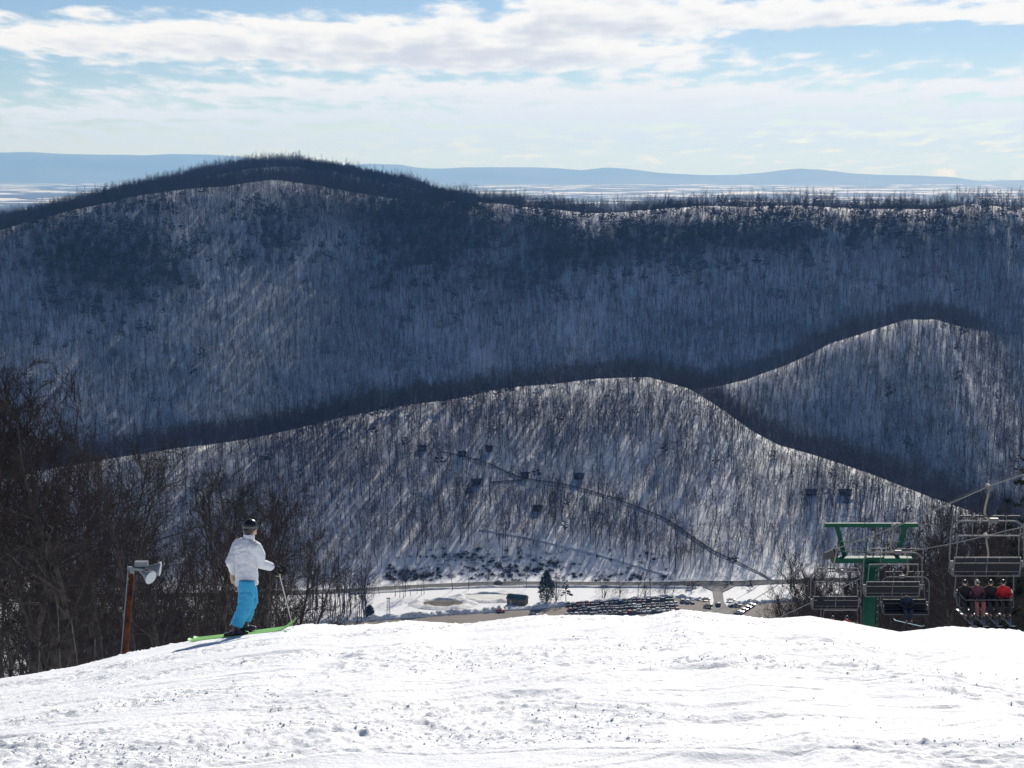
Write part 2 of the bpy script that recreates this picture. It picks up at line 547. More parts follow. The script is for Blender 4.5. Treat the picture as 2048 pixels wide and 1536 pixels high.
# ---- far plain with snow fields, and the distant ridges
def build_far():
    m = bpy.data.materials.new('far_plain'); m.use_nodes = True
    nt = m.node_tree; b = nt.nodes['Principled BSDF']; b.inputs['Roughness'].default_value = .9; b.inputs['Specular IOR Level'].default_value = .1
    geo = nt.nodes.new('ShaderNodeNewGeometry')
    mp = nt.nodes.new('ShaderNodeMapping'); mp.inputs['Scale'].default_value = (1 / 380., 1 / 520., 1)
    mp.inputs['Rotation'].default_value = (0, 0, .25)
    nt.links.new(geo.outputs['Position'], mp.inputs[0])
    vo = nt.nodes.new('ShaderNodeTexVoronoi'); vo.inputs['Scale'].default_value = 1.0; vo.distance = 'CHEBYCHEV'
    nt.links.new(mp.outputs[0], vo.inputs['Vector'])
    ns = nt.nodes.new('ShaderNodeTexNoise'); ns.inputs['Scale'].default_value = .35; ns.inputs['Detail'].default_value = 5
    nt.links.new(mp.outputs[0], ns.inputs['Vector'])
    sp = nt.nodes.new('ShaderNodeSeparateColor'); nt.links.new(vo.outputs['Color'], sp.inputs[0])
    ad = nt.nodes.new('ShaderNodeMath'); ad.operation = 'MULTIPLY_ADD'; ad.inputs[1].default_value = .45
    nt.links.new(sp.outputs[0], ad.inputs[0]); nt.links.new(ns.outputs['Fac'], ad.inputs[2])
    mr = nt.nodes.new('ShaderNodeMapRange'); mr.inputs[1].default_value = .80; mr.inputs[2].default_value = .86
    nt.links.new(ad.outputs[0], mr.inputs[0])
    mx = nt.nodes.new('ShaderNodeMix'); mx.data_type = 'RGBA'
    mx.inputs[6].default_value = (.045, .05, .055, 1); mx.inputs[7].default_value = (.85, .85, .87, 1)
    nt.links.new(mr.outputs[0], mx.inputs[0]); nt.links.new(mx.outputs[2], b.inputs['Base Color'])
    ys = np.concatenate([[1500], np.linspace(3200, 42000, 60)])
    u = np.linspace(-1, 1, 60)
    X = u[None, :] * (ys[:, None] * .55 + 2500); Y = np.repeat(ys[:, None], 60, 1)
    Z = np.full_like(X, -238.0)
    o = link('far_plain', grid_mesh('far_plain', X, Y, Z, m))
    tag(o, 'distant farmland plain with snow covered fields', kind='structure')
    mrg = mat('far_ridge', (.12, .125, .135), .95, .05, var=(.17, .175, .18), scale=.0008)
    for name, lab, pts, Y0 in (
        ('far_ridge', 'long level blue ridge on the horizon behind the peak', [(-700, 310), (-300, 306), (0, 304), (60, 304), (110, 307), (180, 309), (290, 310), (340, 308), (420, 309), (480, 313), (520, 318), (600, 325), (700, 336), (800, 352), (1000, 380)], 33000),
        ('far_ridge', 'low rolling blue ridge on the horizon at the right', [(560, 345), (640, 334), (740, 327), (800, 329), (835, 335), (880, 337), (930, 334), (1000, 334), (1060, 334), (1110, 336), (1165, 340), (1210, 335), (1250, 337), (1310, 345), (1350, 348), (1400, 350), (1470, 350), (1520, 346), (1560, 340), (1600, 337), (1640, 339), (1700, 346), (1760, 349), (1840, 351), (1900, 354), (1960, 363), (2010, 361), (2048, 360), (2400, 352), (2900, 350)], 31000)):
        P = [at(p, r, Y0) for p, r in pts]
        xs = np.linspace(P[0].x, P[-1].x, 420); zc = np.interp(xs, [p.x for p in P], [p.z for p in P])
        zc = zc + fbm(xs / 700., xs * 0, 5, 4) * 9
        d = np.array([-3600, -2600, -1800, -1200, -700, -300, 0, 500, 1500, 3000.])
        hh = np.array([0, .10, .28, .5, .75, .94, 1, .8, .4, 0])
        X = np.repeat(xs[None, :], len(d), 0); Y = Y0 + np.repeat(d[:, None], len(xs), 1) + fbm(X / 1500., X * 0 + d[:, None] / 900., 8, 2) * 260 * (np.abs(d[:, None]) > 10)
        Z = -260 + (zc[None, :] + 260) * hh[:, None]
        tag(link(name, grid_mesh(name, X, Y, Z, mrg)), lab, kind='structure')


build_far()

# ------------------------------------------------------------------ roads, lot and other ground sheets (needed first: trees keep off them)
def dist_poly(x, y, pl):
    best = np.full(np.shape(x), 1e9)
    for (ax, ay), (bx, by) in zip(pl[:-1], pl[1:]):
        dx, dy = bx - ax, by - ay
        t = np.clip(((x - ax) * dx + (y - ay) * dy) / (dx * dx + dy * dy), 0, 1)
        best = np.minimum(best, np.hypot(x - ax - t * dx, y - ay - t * dy))
    return best


def hit(px, py, lo=760., hi=1400.):
    """where the view ray through a pixel meets the terrain"""
    d = ray(px, py)
    ys = np.linspace(lo, hi, 1600)
    zt = ground_z(d.x / d.y * ys, ys)
    below = np.nonzero(d.z / d.y * ys <= zt)[0]
    Y = ys[below[0]] if len(below) else hi
    return (d.x / d.y * Y, Y)


def smooth_poly(pl, n):
    pl = [Vector((p[0], p[1], 0)) for p in pl]
    out = []
    for i in range(len(pl) - 1):
        p0, p1, p2, p3 = pl[max(i - 1, 0)], pl[i], pl[i + 1], pl[min(i + 2, len(pl) - 1)]
        for k in range(n):
            t = k / n
            q = .5 * ((2 * p1) + (p2 - p0) * t + (2 * p0 - 5 * p1 + 4 * p2 - p3) * t * t + (3 * p1 - p0 - 3 * p2 + p3) * t ** 3)
            out.append((q.x, q.y))
    out.append((pl[-1].x, pl[-1].y))
    return out


ROAD = smooth_poly([on_z(p, r, VALLEY)[:2] for p, r in ((-200, 1196), (300, 1192), (650, 1184), (800, 1176), (900, 1171), (1000, 1168), (1150, 1168), (1300, 1169), (1400, 1169), (1480, 1169), (1560, 1164), (1800, 1158), (2300, 1150))], 6)
DRIVE = smooth_poly([hit(p, r) for p, r in ((880, 905), (930, 915), (985, 932), (1030, 953), (1090, 965), (1150, 976), (1220, 996), (1290, 1022), (1340, 1045), (1385, 1076), (1430, 1105), (1480, 1128), (1520, 1148))] + [tuple(on_z(1545, 1163, VALLEY)[:2])], 6)
TRAIL = smooth_poly([hit(p, r) for p, r in ((960, 1058), (1020, 1068), (1100, 1084), (1180, 1103), (1260, 1126), (1335, 1150))], 6)
SPUR = smooth_poly([hit(p, r) for p, r in ((1045, 962), (1010, 964), (980, 966))], 4)


def strip(name, pl, w, matl, lift, label, n=5, widths=None, level=False):
    V, Fc = [], []
    for i, p in enumerate(pl):
        a, b = Vector(pl[max(i - 1, 0)]), Vector(pl[min(i + 1, len(pl) - 1)])
        d = (b - a).normalized(); s = Vector((-d.y, d.x))
        ww = w if widths is None else widths[i]
        for k in range(n):
            q = Vector(p) + s * (ww * (k / (n - 1) - .5))
            V.append((q.x, q.y, (max(gz(*p), gz(q.x, q.y)) if level else gz(q.x, q.y)) + lift))
    for i in range(len(pl) - 1):
        for k in range(n - 1):
            Fc.append((i * n + k, i * n + k + 1, (i + 1) * n + k + 1, (i + 1) * n + k))
    me = bpy.data.meshes.new(name); me.from_pydata(V, [], Fc); me.materials.append(matl); me.update()
    o = link(name, me)
    return tag(o, label, kind='structure')


LOT = [on_z(p, r, VALLEY)[:2] for p, r in ((560, 1262), (700, 1244), (800, 1237), (900, 1229), (1000, 1224), (1080, 1220), (1130, 1213), (1250, 1205), (1350, 1197), (1420, 1204), (1425, 1240), (1400, 1290), (560, 1300))]
LOT2 = [on_z(p, r, VALLEY)[:2] for p, r in ((1455, 1212), (1520, 1209), (1600, 1203), (1700, 1200), (1720, 1290), (1440, 1290))]
ENTRY = [on_z(p, r, VALLEY)[:2] for p, r in ((1402, 1173), (1425, 1182), (1428, 1200), (1420, 1240), (1420, 1290), (1460, 1290), (1462, 1225), (1448, 1205), (1445, 1185), (1470, 1173))]


def sheet(name, pts, lift, matl, label):
    me = bpy.data.meshes.new(name)
    me.from_pydata([(p[0], p[1], VALLEY + lift) for p in pts], [], [tuple(range(len(pts)))])
    me.materials.append(matl); me.update()
    return tag(link(name, me), label, kind='structure')


strip('valley_road', ROAD, 7.5, M_ASPHALT, .30, 'grey asphalt road along the foot of the hill')
strip('cabin_driveway', DRIVE, 1.5, M_ASPHALT, .45, 'narrow dark road climbing the wooded hill to the cabins', n=3)
strip('cabin_track', SPUR, 1.8, M_ASPHALT, .4, 'short dark track to the lowest wooden cabin', n=3)
strip('snowy_trail', TRAIL, 3.2, M_SNOW, .35, 'open snow covered trail slanting across the hillside', n=3)
sheet('parking_lot', LOT, .30, M_GRAVEL, 'brown wet gravel parking lot at the foot of the slope')
sheet('overflow_parking', LOT2, .32, M_GRAVEL, 'second gravel parking area right of the entry road')
sheet('entry_road', ENTRY, .36, mat('worn_asphalt', (.20, .185, .17), .9, .2, var=(.26, .245, .23), scale=.2), 'pale worn entry road joining the valley road')


def in_poly(x, y, pl):
    x = np.asarray(x); c = np.zeros(x.shape, bool)
    for (ax, ay), (bx, by) in zip(pl, pl[1:] + pl[:1]):
        k = ((ay > y) != (by > y)) & (x < (bx - ax) * (y - ay) / (by - ay + 1e-12) + ax)
        c ^= k
    return c


# ------------------------------------------------------------------ trees
def limb_path(rng, p, d, L, n, bend, up):
    pts = [p.copy()]
    d = d.normalized()
    for _ in range(n):
        d = (d + Vector((rng.gauss(0, bend), rng.gauss(0, bend), rng.gauss(0, bend) + up))).normalized()
        p = p + d * (L / n)
        pts.append(p.copy())
    return pts, d


def side_dir(rng, axis, ang, az=None):
    axis = axis.normalized()
    ref = Vector((1, 0, 0)) if abs(axis.x) < .7 else Vector((0, 1, 0))
    s = axis.cross(ref).normalized(); t = axis.cross(s)
    a = rng.uniform(0, 2 * math.pi) if az is None else az
    return axis * math.cos(ang) + (s * math.cos(a) + t * math.sin(a)) * math.sin(ang)


def sliver(mb, p, d, L, w, rng):
    s = d.cross(Vector((rng.gauss(0, 1), rng.gauss(0, 1), rng.gauss(0, 1)))).normalized() * (w / 2)
    b = len(mb.v)
    mb.v += [tuple(p - s), tuple(p + s), tuple(p + d * L)]
    mb.f.append((b, b + 1, b + 2))


def interp(pts, t):
    k = min(int(t * (len(pts) - 1)), len(pts) - 2); f = t * (len(pts) - 1) - k
    return pts[k].lerp(pts[k + 1], f), (pts[k + 1] - pts[k])


def bare_tree(seed, H, fine=False, low=.38, spread=.26, lean=0.03, fork=False, r0=None, dens=1.0, tw=.062, crook=.035):
    """(trunk, crown): tapered stem with limbs, and the twig crown"""
    rng = random.Random(seed)
    T, C = MB(), MB()
    r0 = r0 or H * .0135
    stems = []
    if fork:
        hb = H * rng.uniform(.18, .34)
        base, d = limb_path(rng, Vector((0, 0, -.6)), Vector((rng.gauss(0, .05), rng.gauss(0, .05), 1)), hb + .6, 4, .03, .02)
        T.tube(base, [r0 * (1.25 - .25 * i / 4) for i in range(5)], 8 if fine else 5)
        a0 = rng.uniform(0, 6.28)
        for k in range(rng.choice((2, 2, 3))):
            dd = side_dir(rng, d, R(rng.uniform(10, 24)), a0 + k * 2.4)
            p, _ = limb_path(rng, base[-1], dd, (H - hb) * rng.uniform(.85, 1.02), 7, .06, .06)
            rr = [r0 * .72 * (1 - .86 * i / 7) for i in range(8)]
            T.tube(p, rr, 7 if fine else 4); stems.append((p, rr, (H - hb)))
    else:
        p, _ = limb_path(rng, Vector((0, 0, -.6)), Vector((rng.gauss(0, lean), rng.gauss(0, lean), 1)), H + .6, 9, crook, .03)
        rr = [r0 * (1.15 - 1.0 * (i / 9) ** .85) for i in range(10)]
        T.tube(p, rr, 8 if fine else 5); stems.append((p, rr, H))
    nl = int((16 if fine else 13) * dens / max(1, len(stems) * .6))
    for p, rr, hh in stems:
        for i in range(nl):
            t = (low if not fork else .12) + (1 - (low if not fork else .12)) * ((i + rng.random()) / nl) ** .9 * .97
            q, ax = interp(p, min(t, .985))
            rad = np.interp(t, np.linspace(0, 1, len(rr)), rr)
            L = H * spread * (1.15 - .75 * t) * rng.uniform(.7, 1.25)
            d = side_dir(rng, ax, R(rng.uniform(42, 78) - 18 * t), i * 2.4 + rng.gauss(0, .4))
            lp, _ = limb_path(rng, q, d, L, 5 if fine else 3, .17 if fine else .12, .05 if fine else .09)
            n = len(lp)
            T.tube(lp, [max(rad * .55 * (1 - .85 * j / (n - 1)), .008 if fine else .014) for j in range(n)], 5 if fine else 3, caps=False)
            for k in range(10 if fine else 5):
                tt = .15 + .83 * (k + rng.random()) / (10 if fine else 5)
                q2, ax2 = interp(lp, min(tt, .98))
                d2 = side_dir(rng, ax2, R(rng.uniform(25, 60)))
                d2.z += .15
                L2 = L * rng.uniform(.3, .6) * (1.15 - .6 * tt)
                if fine:
                    sp_, _ = limb_path(rng, q2, d2, L2, 3, .14, .06)
                    C.tube(sp_, [.015, .012, .009, .005], 3, caps=False)
                    for j in range(7):
                        q3, ax3 = interp(sp_, min(.15 + .85 * (j + rng.random()) / 7, .98))
                        d3 = side_dir(rng, ax3, R(rng.uniform(25, 60))); d3.z += .12
                        L3 = L2 * rng.uniform(.3, .6)
                        sliver(C, q3, d3.normalized(), L3, .020, rng)
                        for _ in range(2):
                            q4 = q3 + d3.normalized() * L3 * rng.uniform(.2, .8)
                            sliver(C, q4, side_dir(rng, d3, R(rng.uniform(25, 60))), L3 * rng.uniform(.35, .7), .014, rng)
                else:
                    d2.normalize()
                    C.tube([q2, q2 + d2 * L2], [.026, .012], 3, caps=False)
                    for j in range(5):
                        q3 = q2 + d2 * L2 * rng.uniform(.15, .95)
                        d3 = side_dir(rng, d2, R(rng.uniform(20, 60))); d3.z += .2
                        sliver(C, q3, d3.normalized(), L2 * rng.uniform(.55, 1.1), tw, rng)
    return T, C


def pine_tree(seed, H, fine=False, crown0=.3, wide=.2):
    rng = random.Random(seed)
    T, C = MB(), MB()
    p, _ = limb_path(rng, Vector((0, 0, -.5)), Vector((0, 0, 1)), H + .4, 7, .02, .03)
    T.tube(p, [H * .013 * (1.1 - .95 * i / 7) for i in range(8)], 6)
    nb = 44 if fine else 26
    for i in range(nb):
        t = crown0 + (1 - crown0) * (i + rng.random()) / nb
        q, ax = interp(p, min(t, .99))
        L = H * wide * (1.08 - .85 * ((t - crown0) / (1 - crown0)) ** 1.3) * rng.uniform(.55, 1.2)
        a = i * 2.4 + rng.gauss(0, .3)
        d = Vector((math.cos(a), math.sin(a), rng.uniform(-.15, .35))).normalized()
        e = q + d * L
        T.tube([q, e], [.035, .012], 3, caps=False)
        ncl = 5 if fine else 4
        for k in range(ncl):
            c = q.lerp(e, .4 + .6 * (k + 1) / ncl) + Vector((rng.gauss(0, .15), rng.gauss(0, .15), rng.gauss(0, .1))) * L * .5
            s = L * (.34 if fine else .45) * rng.uniform(.7, 1.2)
            for _ in range(16 if fine else 7):
                dd = Vector((rng.gauss(0, 1), rng.gauss(0, 1), rng.gauss(0, .6) + .25)).normalized()
                sliver(C, c - dd * s * .3, dd, s * rng.uniform(.8, 1.3), s * (.14 if fine else .55), rng)
    return T, C


def tree_meshes(tag_, TC, mt, mc):
    T, C = TC
    tm, cm = T.mesh(tag_ + '_trunk', mt, smooth=True), C.mesh(tag_ + '_crown', mc)
    J = MB(); J.v = T.v + C.v; off = len(T.v); J.f = T.f + [tuple(i + off for i in f) for f in C.f]
    jm = J.mesh(tag_, mt); jm.materials.append(mc)
    jm.polygons.foreach_set('material_index', [0] * len(T.f) + [1] * len(C.f))
    return tm, cm, jm


NEAR = [tree_meshes('near_tree', bare_tree(100 + k, h, True, low, sp, .05, fk), M_BARK, M_TWIG) for k, (h, low, sp, fk) in enumerate(
    ((12, .30, .30, True), (11, .25, .34, True), (13, .34, .26, False), (12, .28, .30, True), (10.5, .22, .34, False), (13, .4, .24, False), (11.5, .2, .36, True), (9, .15, .34, False)))]
THIN = [tree_meshes('sapling', bare_tree(160 + k, h, False, .25, .22, .06, False, r0=h * .008, dens=1.2, tw=.02), M_BARK, M_BRUSH) for k, h in enumerate((7, 8, 6, 9))]
MID = [tree_meshes('wood_tree', bare_tree(200 + k, h, False, low, sp, .05, bool(fk), r0=h * .0092, tw=.046, crook=.05), M_FARBARK, M_FARTWIG) for k, (h, low, sp, fk) in enumerate(
    ((17, .34, .24, 0), (19, .42, .2, 0), (15, .30, .27, 1), (18, .40, .22, 0), (14, .28, .28, 1), (20, .46, .19, 0), (16, .35, .25, 1), (13, .25, .3, 0)))]
PINE = [tree_meshes('pine', pine_tree(300 + k, h, False, c0, w), M_FARBARK, M_NEEDLE) for k, (h, c0, w) in enumerate(((15, .35, .2), (13, .25, .23), (17, .45, .18), (11, .15, .25), (14, .3, .24)))]
PINE_FINE = tree_meshes('fine_pine', pine_tree(333, 14, True, .2, .25), M_BARK, M_NEEDLE)


def place_tree(name, variant, loc, s, rz, label, cat, group, lean=(0, 0)):
    e = empty(name, loc, label, cat, group, rz)
    e.scale = (s, s, s); e.rotation_euler = (lean[0], lean[1], rz)
    link('trunk', variant[0], e); link('crown', variant[1], e)
    return e


def scatter(name, label, cat, pts, variants, matl=None):
    """kind 'stuff': points with rotation, scale and variant, drawn as tree instances by geometry nodes"""
    me = bpy.data.meshes.new(name)
    me.from_pydata([p[:3] for p in pts], [], [])
    for an, ty, idx in (('rot', 'FLOAT', 3), ('scl', 'FLOAT', 4), ('var', 'INT', 5)):
        at_ = me.attributes.new(an, ty, 'POINT'); at_.data.foreach_set('value', [p[idx] for p in pts])
    o = link(name, me)
    tag(o, label, cat, kind='stuff')
    src = bpy.data.collections.new(name + '_source')
    for k, v in enumerate(variants):
        src.objects.link(bpy.data.objects.new('%s_kind_%02d' % (name, k), v[2]))
    ng = bpy.data.node_groups.new(name, 'GeometryNodeTree')
    ng.interface.new_socket('Geometry', in_out='INPUT', socket_type='NodeSocketGeometry')
    ng.interface.new_socket('Geometry', in_out='OUTPUT', socket_type='NodeSocketGeometry')
    N, L = ng.nodes.new, ng.links.new
    gi, go = N('NodeGroupInput'), N('NodeGroupOutput')
    ci = N('GeometryNodeCollectionInfo'); ci.inputs['Collection'].default_value = src
    ci.inputs['Separate Children'].default_value = True; ci.inputs['Reset Children'].default_value = True
    ip = N('GeometryNodeInstanceOnPoints'); ip.inputs['Pick Instance'].default_value = True

    def attr(n, ty):
        a = N('GeometryNodeInputNamedAttribute'); a.data_type = ty; a.inputs['Name'].default_value = n
        return a.outputs['Attribute']
    cx = N('ShaderNodeCombineXYZ'); L(attr('rot', 'FLOAT'), cx.inputs[2])
    er = N('FunctionNodeEulerToRotation'); L(cx.outputs[0], er.inputs[0])
    L(gi.outputs[0], ip.inputs['Points']); L(ci.outputs[0], ip.inputs['Instance'])
    L(attr('var', 'INT'), ip.inputs['Instance Index']); L(er.outputs[0], ip.inputs['Rotation'])
    L(attr('scl', 'FLOAT'), ip.inputs['Scale']); L(ip.outputs[0], go.inputs[0])
    md = o.modifiers.new('trees', 'NODES'); md.node_group = ng
    return o


rs = np.random.RandomState(7)


def jitter_grid(x0, x1, y0, y1, step):
    xs, ys = np.arange(x0, x1, step), np.arange(y0, y1, step)
    X, Y = np.meshgrid(xs, ys)
    X = X + rs.uniform(-.5, .5, X.shape) * step; Y = Y + rs.uniform(-.5, .5, Y.shape) * step
    return X.ravel(), Y.ravel()


def proj_np(x, y, z):
    fw = y * math.cos(PITCH) - z * math.sin(PITCH); up = y * math.sin(PITCH) + z * math.cos(PITCH)
    return CX + F * x / fw, CY - F * up / fw


def blob(px, py, c, r):
    return np.exp(-(((px - c[0]) / r[0]) ** 2 + ((py - c[1]) / r[1]) ** 2))


PONDS = [on_z(885, 1208.5, VALLEY), on_z(975, 1196, VALLEY)]
# --- hillside woods
X, Y = jitter_grid(-800, 800, 820, 2060, 4.0)
X3, Y3 = jitter_grid(-420, 420, 880, 1095, 10.)
X4, Y4 = jitter_grid(-800, 60, 1600, 2000, 4.2)
X, Y = np.concatenate([X, X3, X4]), np.concatenate([Y, Y3, Y4])
keep = np.abs(X) < .345 * Y + 40
X, Y = X[keep], Y[keep]
Z = ground_z(X, Y)
PXs, PYs = proj_np(X, Y, Z)
nz = fbm(X / 60., Y / 60., 55, 3)
p = np.clip(.92 + nz * .55, .5, 1)
FY = np.interp(X, [at(*q).x for q in FRONT], [q[2] for q in FRONT])
p = np.where((Y < 1300) & (PXs > 1400), np.clip(.95 + nz * .4, 0, 1), p)
p = np.where(Y < FY + 15, np.clip(.66 + nz * .5, .3, 1), p)                                    # the near hill is more open
MY = np.interp(X, [at(*q).x for q in MAIN], [q[2] for q in MAIN])
p = np.where(np.abs(Y - MY - 5) < 25, p * np.where(PXs > 950, .42, .8), p)
p = np.where(Y > MY + 30, np.where(PXs < 1040, 1.0, .13), p)
p *= (dist_poly(X, Y, ROAD) > 9) * (dist_poly(X, Y, DRIVE) > 2.6) * (dist_poly(X, Y, TRAIL) > 4.0)
valley = (Y < 868) & (Z < VALLEY + 2.5)
p = np.where(valley, p * ((PXs < 640) * .5 + (PXs > 1560) * .55 + ((PXs > 640) & (PXs < 1560)) * .035), p)
bank = (Z > VALLEY + .8) & (Y < 888) & (PXs > 760) & (PXs < 1345) & (PYs > np.interp(PXs, [760, 850, 975, 1100, 1320], [1145, 1108, 1094, 1094, 1150]))
p = np.where(bank, p * .16, p)
p *= ~in_poly(X, Y, LOT) * ~in_poly(X, Y, LOT2) * ~in_poly(X, Y, ENTRY)
p *= (np.hypot(X - PONDS[0].x, (Y - PONDS[0].y)) > 20) * (np.hypot(X - PONDS[1].x, Y - PONDS[1].y) > 22)
p *= ~((Y < 868) & (PXs > 735) & (PXs < 1500) & (PYs > 1186))
p *= 1 - .8 * blob(PXs, PYs, (538, 348), (16, 6))                       # bare snowy gap on the summit
# pines
pp = .004 + .9 * blob(PXs, PYs, (245, 520), (100, 95)) + .55 * blob(PXs, PYs, (110, 500), (80, 60)) + .55 * blob(PXs, PYs, (545, 440), (60, 22)) + .65 * blob(PXs, PYs, (540, 505), (60, 34)) \
    + .6 * blob(PXs, PYs, (850, 470), (110, 95)) + .5 * blob(PXs, PYs, (1080, 500), (170, 75)) + .5 * blob(PXs, PYs, (1400, 475), (230, 70)) + .55 * blob(PXs, PYs, (1850, 455), (180, 40)) + .3 * blob(PXs, PYs, (1620, 480), (150, 40))
pp = np.where((np.abs(Y - MY - 5) < 25) & (PXs > 950), pp * .3, pp)
pp = np.where((Y > MY + 30) & (PXs > 560), pp + .75 * np.clip((PXs - 560) / 60, 0, 1) * (PXs < 1000), pp)
crestd = np.abs(Y - np.interp(X, [at(*q).x for q in FRONT], [q[2] for q in FRONT]))
pp = np.where((crestd < 28) & (Y < 1110) & (PXs > 500) & (PXs < 1330), .16, pp)
pp = np.where((Y < 1110) & (crestd >= 28), .008, pp)
pp = np.clip(pp * (1 + .9 * fbm(X / 35., Y / 35., 77, 2)), 0, .97)
u1, u2 = rs.rand(len(X)), rs.rand(len(X))
on = u1 < np.where(pp > .3, np.maximum(p, .96 * (p > 0)), p)
isp = on & (u2 < pp)
isb = on & ~isp
FB = [(X[i], Y[i], Z[i]) for i in np.nonzero(isb)[0]]
FP = [(X[i], Y[i], Z[i]) for i in np.nonzero(isp)[0]]

# --- woods on both sides of the slope
LX, LY = jitter_grid(-100, -6, 50, 235, 2.3)
edge = np.interp(LY, [48, 60, 75, 100, 150, 330], [-11.5, -9.0, -8.0, -12, -22, -60])
k = (LX < edge) & (LX > -.36 * LY - 8)
k &= rs.rand(len(LX)) < .22 + .3 * fbm(LX / 9., LY / 9., 91, 2)
LX, LY = LX[k], LY[k]
RX, RY = jitter_grid(12, 110, 72, 260, 2.4)
edge = np.interp(RY, [70, 95, 120, 200, 400], [24.5, 24.0, 24, 34, 62])
k = (RX > edge) & (RX < .36 * RY + 8)
k &= rs.rand(len(RX)) < .46 + .3 * fbm(RX / 9., RY / 9., 92, 2)
RX, RY = RX[k], RY[k]


def shows(x, y, z, h):
    px, py = project((x, y, z + h))
    if not (-60 < px < 2110): return False
    cr = np.interp(px, [c[0] for c in _crest], [c[1] for c in _crest])
    return py < cr - 3 if y < 700 else py < cr


TOPS = {'L': ([-60, 0, 60, 180, 250, 330, 440, 520, 600, 680], [760, 775, 780, 800, 890, 930, 930, 985, 1030, 1100]),
        'R': ([1560, 1640, 1720, 1850, 1950, 2048, 2110], [1170, 1110, 1075, 1020, 1000, 985, 980])}
NEAR_H = (12, 11, 13, 12, 10.5, 13, 11.5, 9)
THIN_H = (7, 8, 6, 9)
rng = random.Random(5)
near_list = []
for side, xs_, ys_ in (('L', LX, LY), ('R', RX, RY)):
    for x, y in zip(xs_, ys_):
        z = gz(x, y); px = project((x, y, z))[0]
        if not (-70 < px < 2120): continue
        sap = rng.random() < .40
        top = np.interp(px, *TOPS[side])
        cr = np.interp(px, [c[0] for c in _crest], [c[1] for c in _crest])
        top = top + (cr - top) * (rng.uniform(.45, .9) if sap else rng.random() ** 1.5 * .8)
        hmax = at(px, top, y).z - z
        hh = min(hmax, rng.uniform(6, 9.5) if sap else rng.uniform(11, 18))
        if hh < (2.5 if sap else 4.5) or not shows(x, y, z, hh): continue
        v = rng.randrange(len(THIN_H) if sap else len(NEAR_H))
        near_list.append((math.hypot(x, y) * (1.35 if sap else 1.0), side, sap, x, y, z, hh / (THIN_H if sap else NEAR_H)[v], v))
near_list.sort()
N_NEAR = 190
def wood_label(side, sap, px, dist):
    kind = 'thin bare sapling' if sap else 'bare tree'
    if side == 'L':
        zone = 'at the left picture edge' if px < 120 else ('left of the floodlight pole' if px < 235 else ('right of the floodlight pole' if px < 400 else ('just left behind the skier' if px < 480 else 'just right behind the skier')))
        depth = 'front row of the dark wood' if dist < 78 else 'depth of the dark wood'
    else:
        zone = 'left of the green lift tower' if px < 1735 else ('between tower and full chair' if px < 1930 else 'behind the full lift chair')
        depth = 'front row of the brown wood' if dist < 105 else 'depth of the brown wood'
    return '%s in the %s %s' % (kind, depth, zone), '%ss %s, %s' % (kind, zone, depth)


rest_b, n_sap = [], 0
for i, (dist, side, sap, x, y, z, h, v) in enumerate(near_list):
    if i < N_NEAR:
        lab, grp = wood_label(side, sap, project((x, y, z))[0], math.hypot(x, y))
        place_tree('bare_sapling' if sap else 'bare_tree', (THIN if sap else NEAR)[v], (x, y, z), h, rng.uniform(0, 6.28), lab, 'sapling' if sap else 'tree', grp, (rng.gauss(0, .03), rng.gauss(0, .03)))
    else:
        rest_b.append((x, y, z, rng.uniform(0, 6.28), h, (len(NEAR) + v) if sap else v))
# trees that stand out singly
for px, py, Yd, v, s, lab in ((58, 1345, 64, 0, 1.12, 'tallest bare tree at the left edge with a thick forked trunk'), (-10, 1350, 62, 6, 1.1, 'spreading bare tree cut by the left picture edge'), (120, 1340, 66, 3, 1.08, 'tall forked bare tree second from the left edge'), (160, 1335, 63, 1, 1.12, 'tall wide bare tree left of the floodlight pole'), (205, 1318, 74, 3, .86, 'bare forked tree just behind the floodlight pole'),
                              (532, 1262, 66, 6, .66, 'bare spreading tree right behind the skier'), (330, 1300, 80, 1, .88, 'bare wide tree between floodlight pole and skier'),
                              (1880, 1262, 96, 1, .75, 'bare forked tree just right of the green lift tower')):
    q = at(px, py, Yd)
    place_tree('bare_tree', NEAR[v], (q.x, Yd, gz(q.x, Yd)), s, px * .37, lab, 'tree', None)
if rest_b:
    scatter('roadside_woods', 'dense bare wood on both sides of the slope', 'woods', rest_b, NEAR + THIN)

# --- hillside: the nearest singly, the rest as woods
FB.sort(key=lambda q: q[1])
single, rest = [], []
for q in FB:
    (single if len(single) < 60 and 630 < project(q)[0] < 1700 and shows(q[0], q[1], q[2], 12) else rest).append(q)
for x, y, z in single:
    low = z < VALLEY + 2.5
    px = project((x, y, z))[0]
    zone = 'left of the scrubby bank' if px < 770 else ('above the scrubby bank' if px < 1130 else ('below the open trail' if px < 1340 else ('left of the hill road foot' if px < 1530 else 'right of the hill road foot')))
    place_tree('bare_tree', MID[rng.randrange(len(MID))], (x, y, z), rng.uniform(.75, 1.1), rng.uniform(0, 6.28),
               'tall bare tree on the valley floor %s' % zone if low else 'tall bare tree on the foot of the near hill %s' % zone, 'tree',
               'bare trees %s %s' % ('on the valley floor' if low else 'on the hill foot', zone))
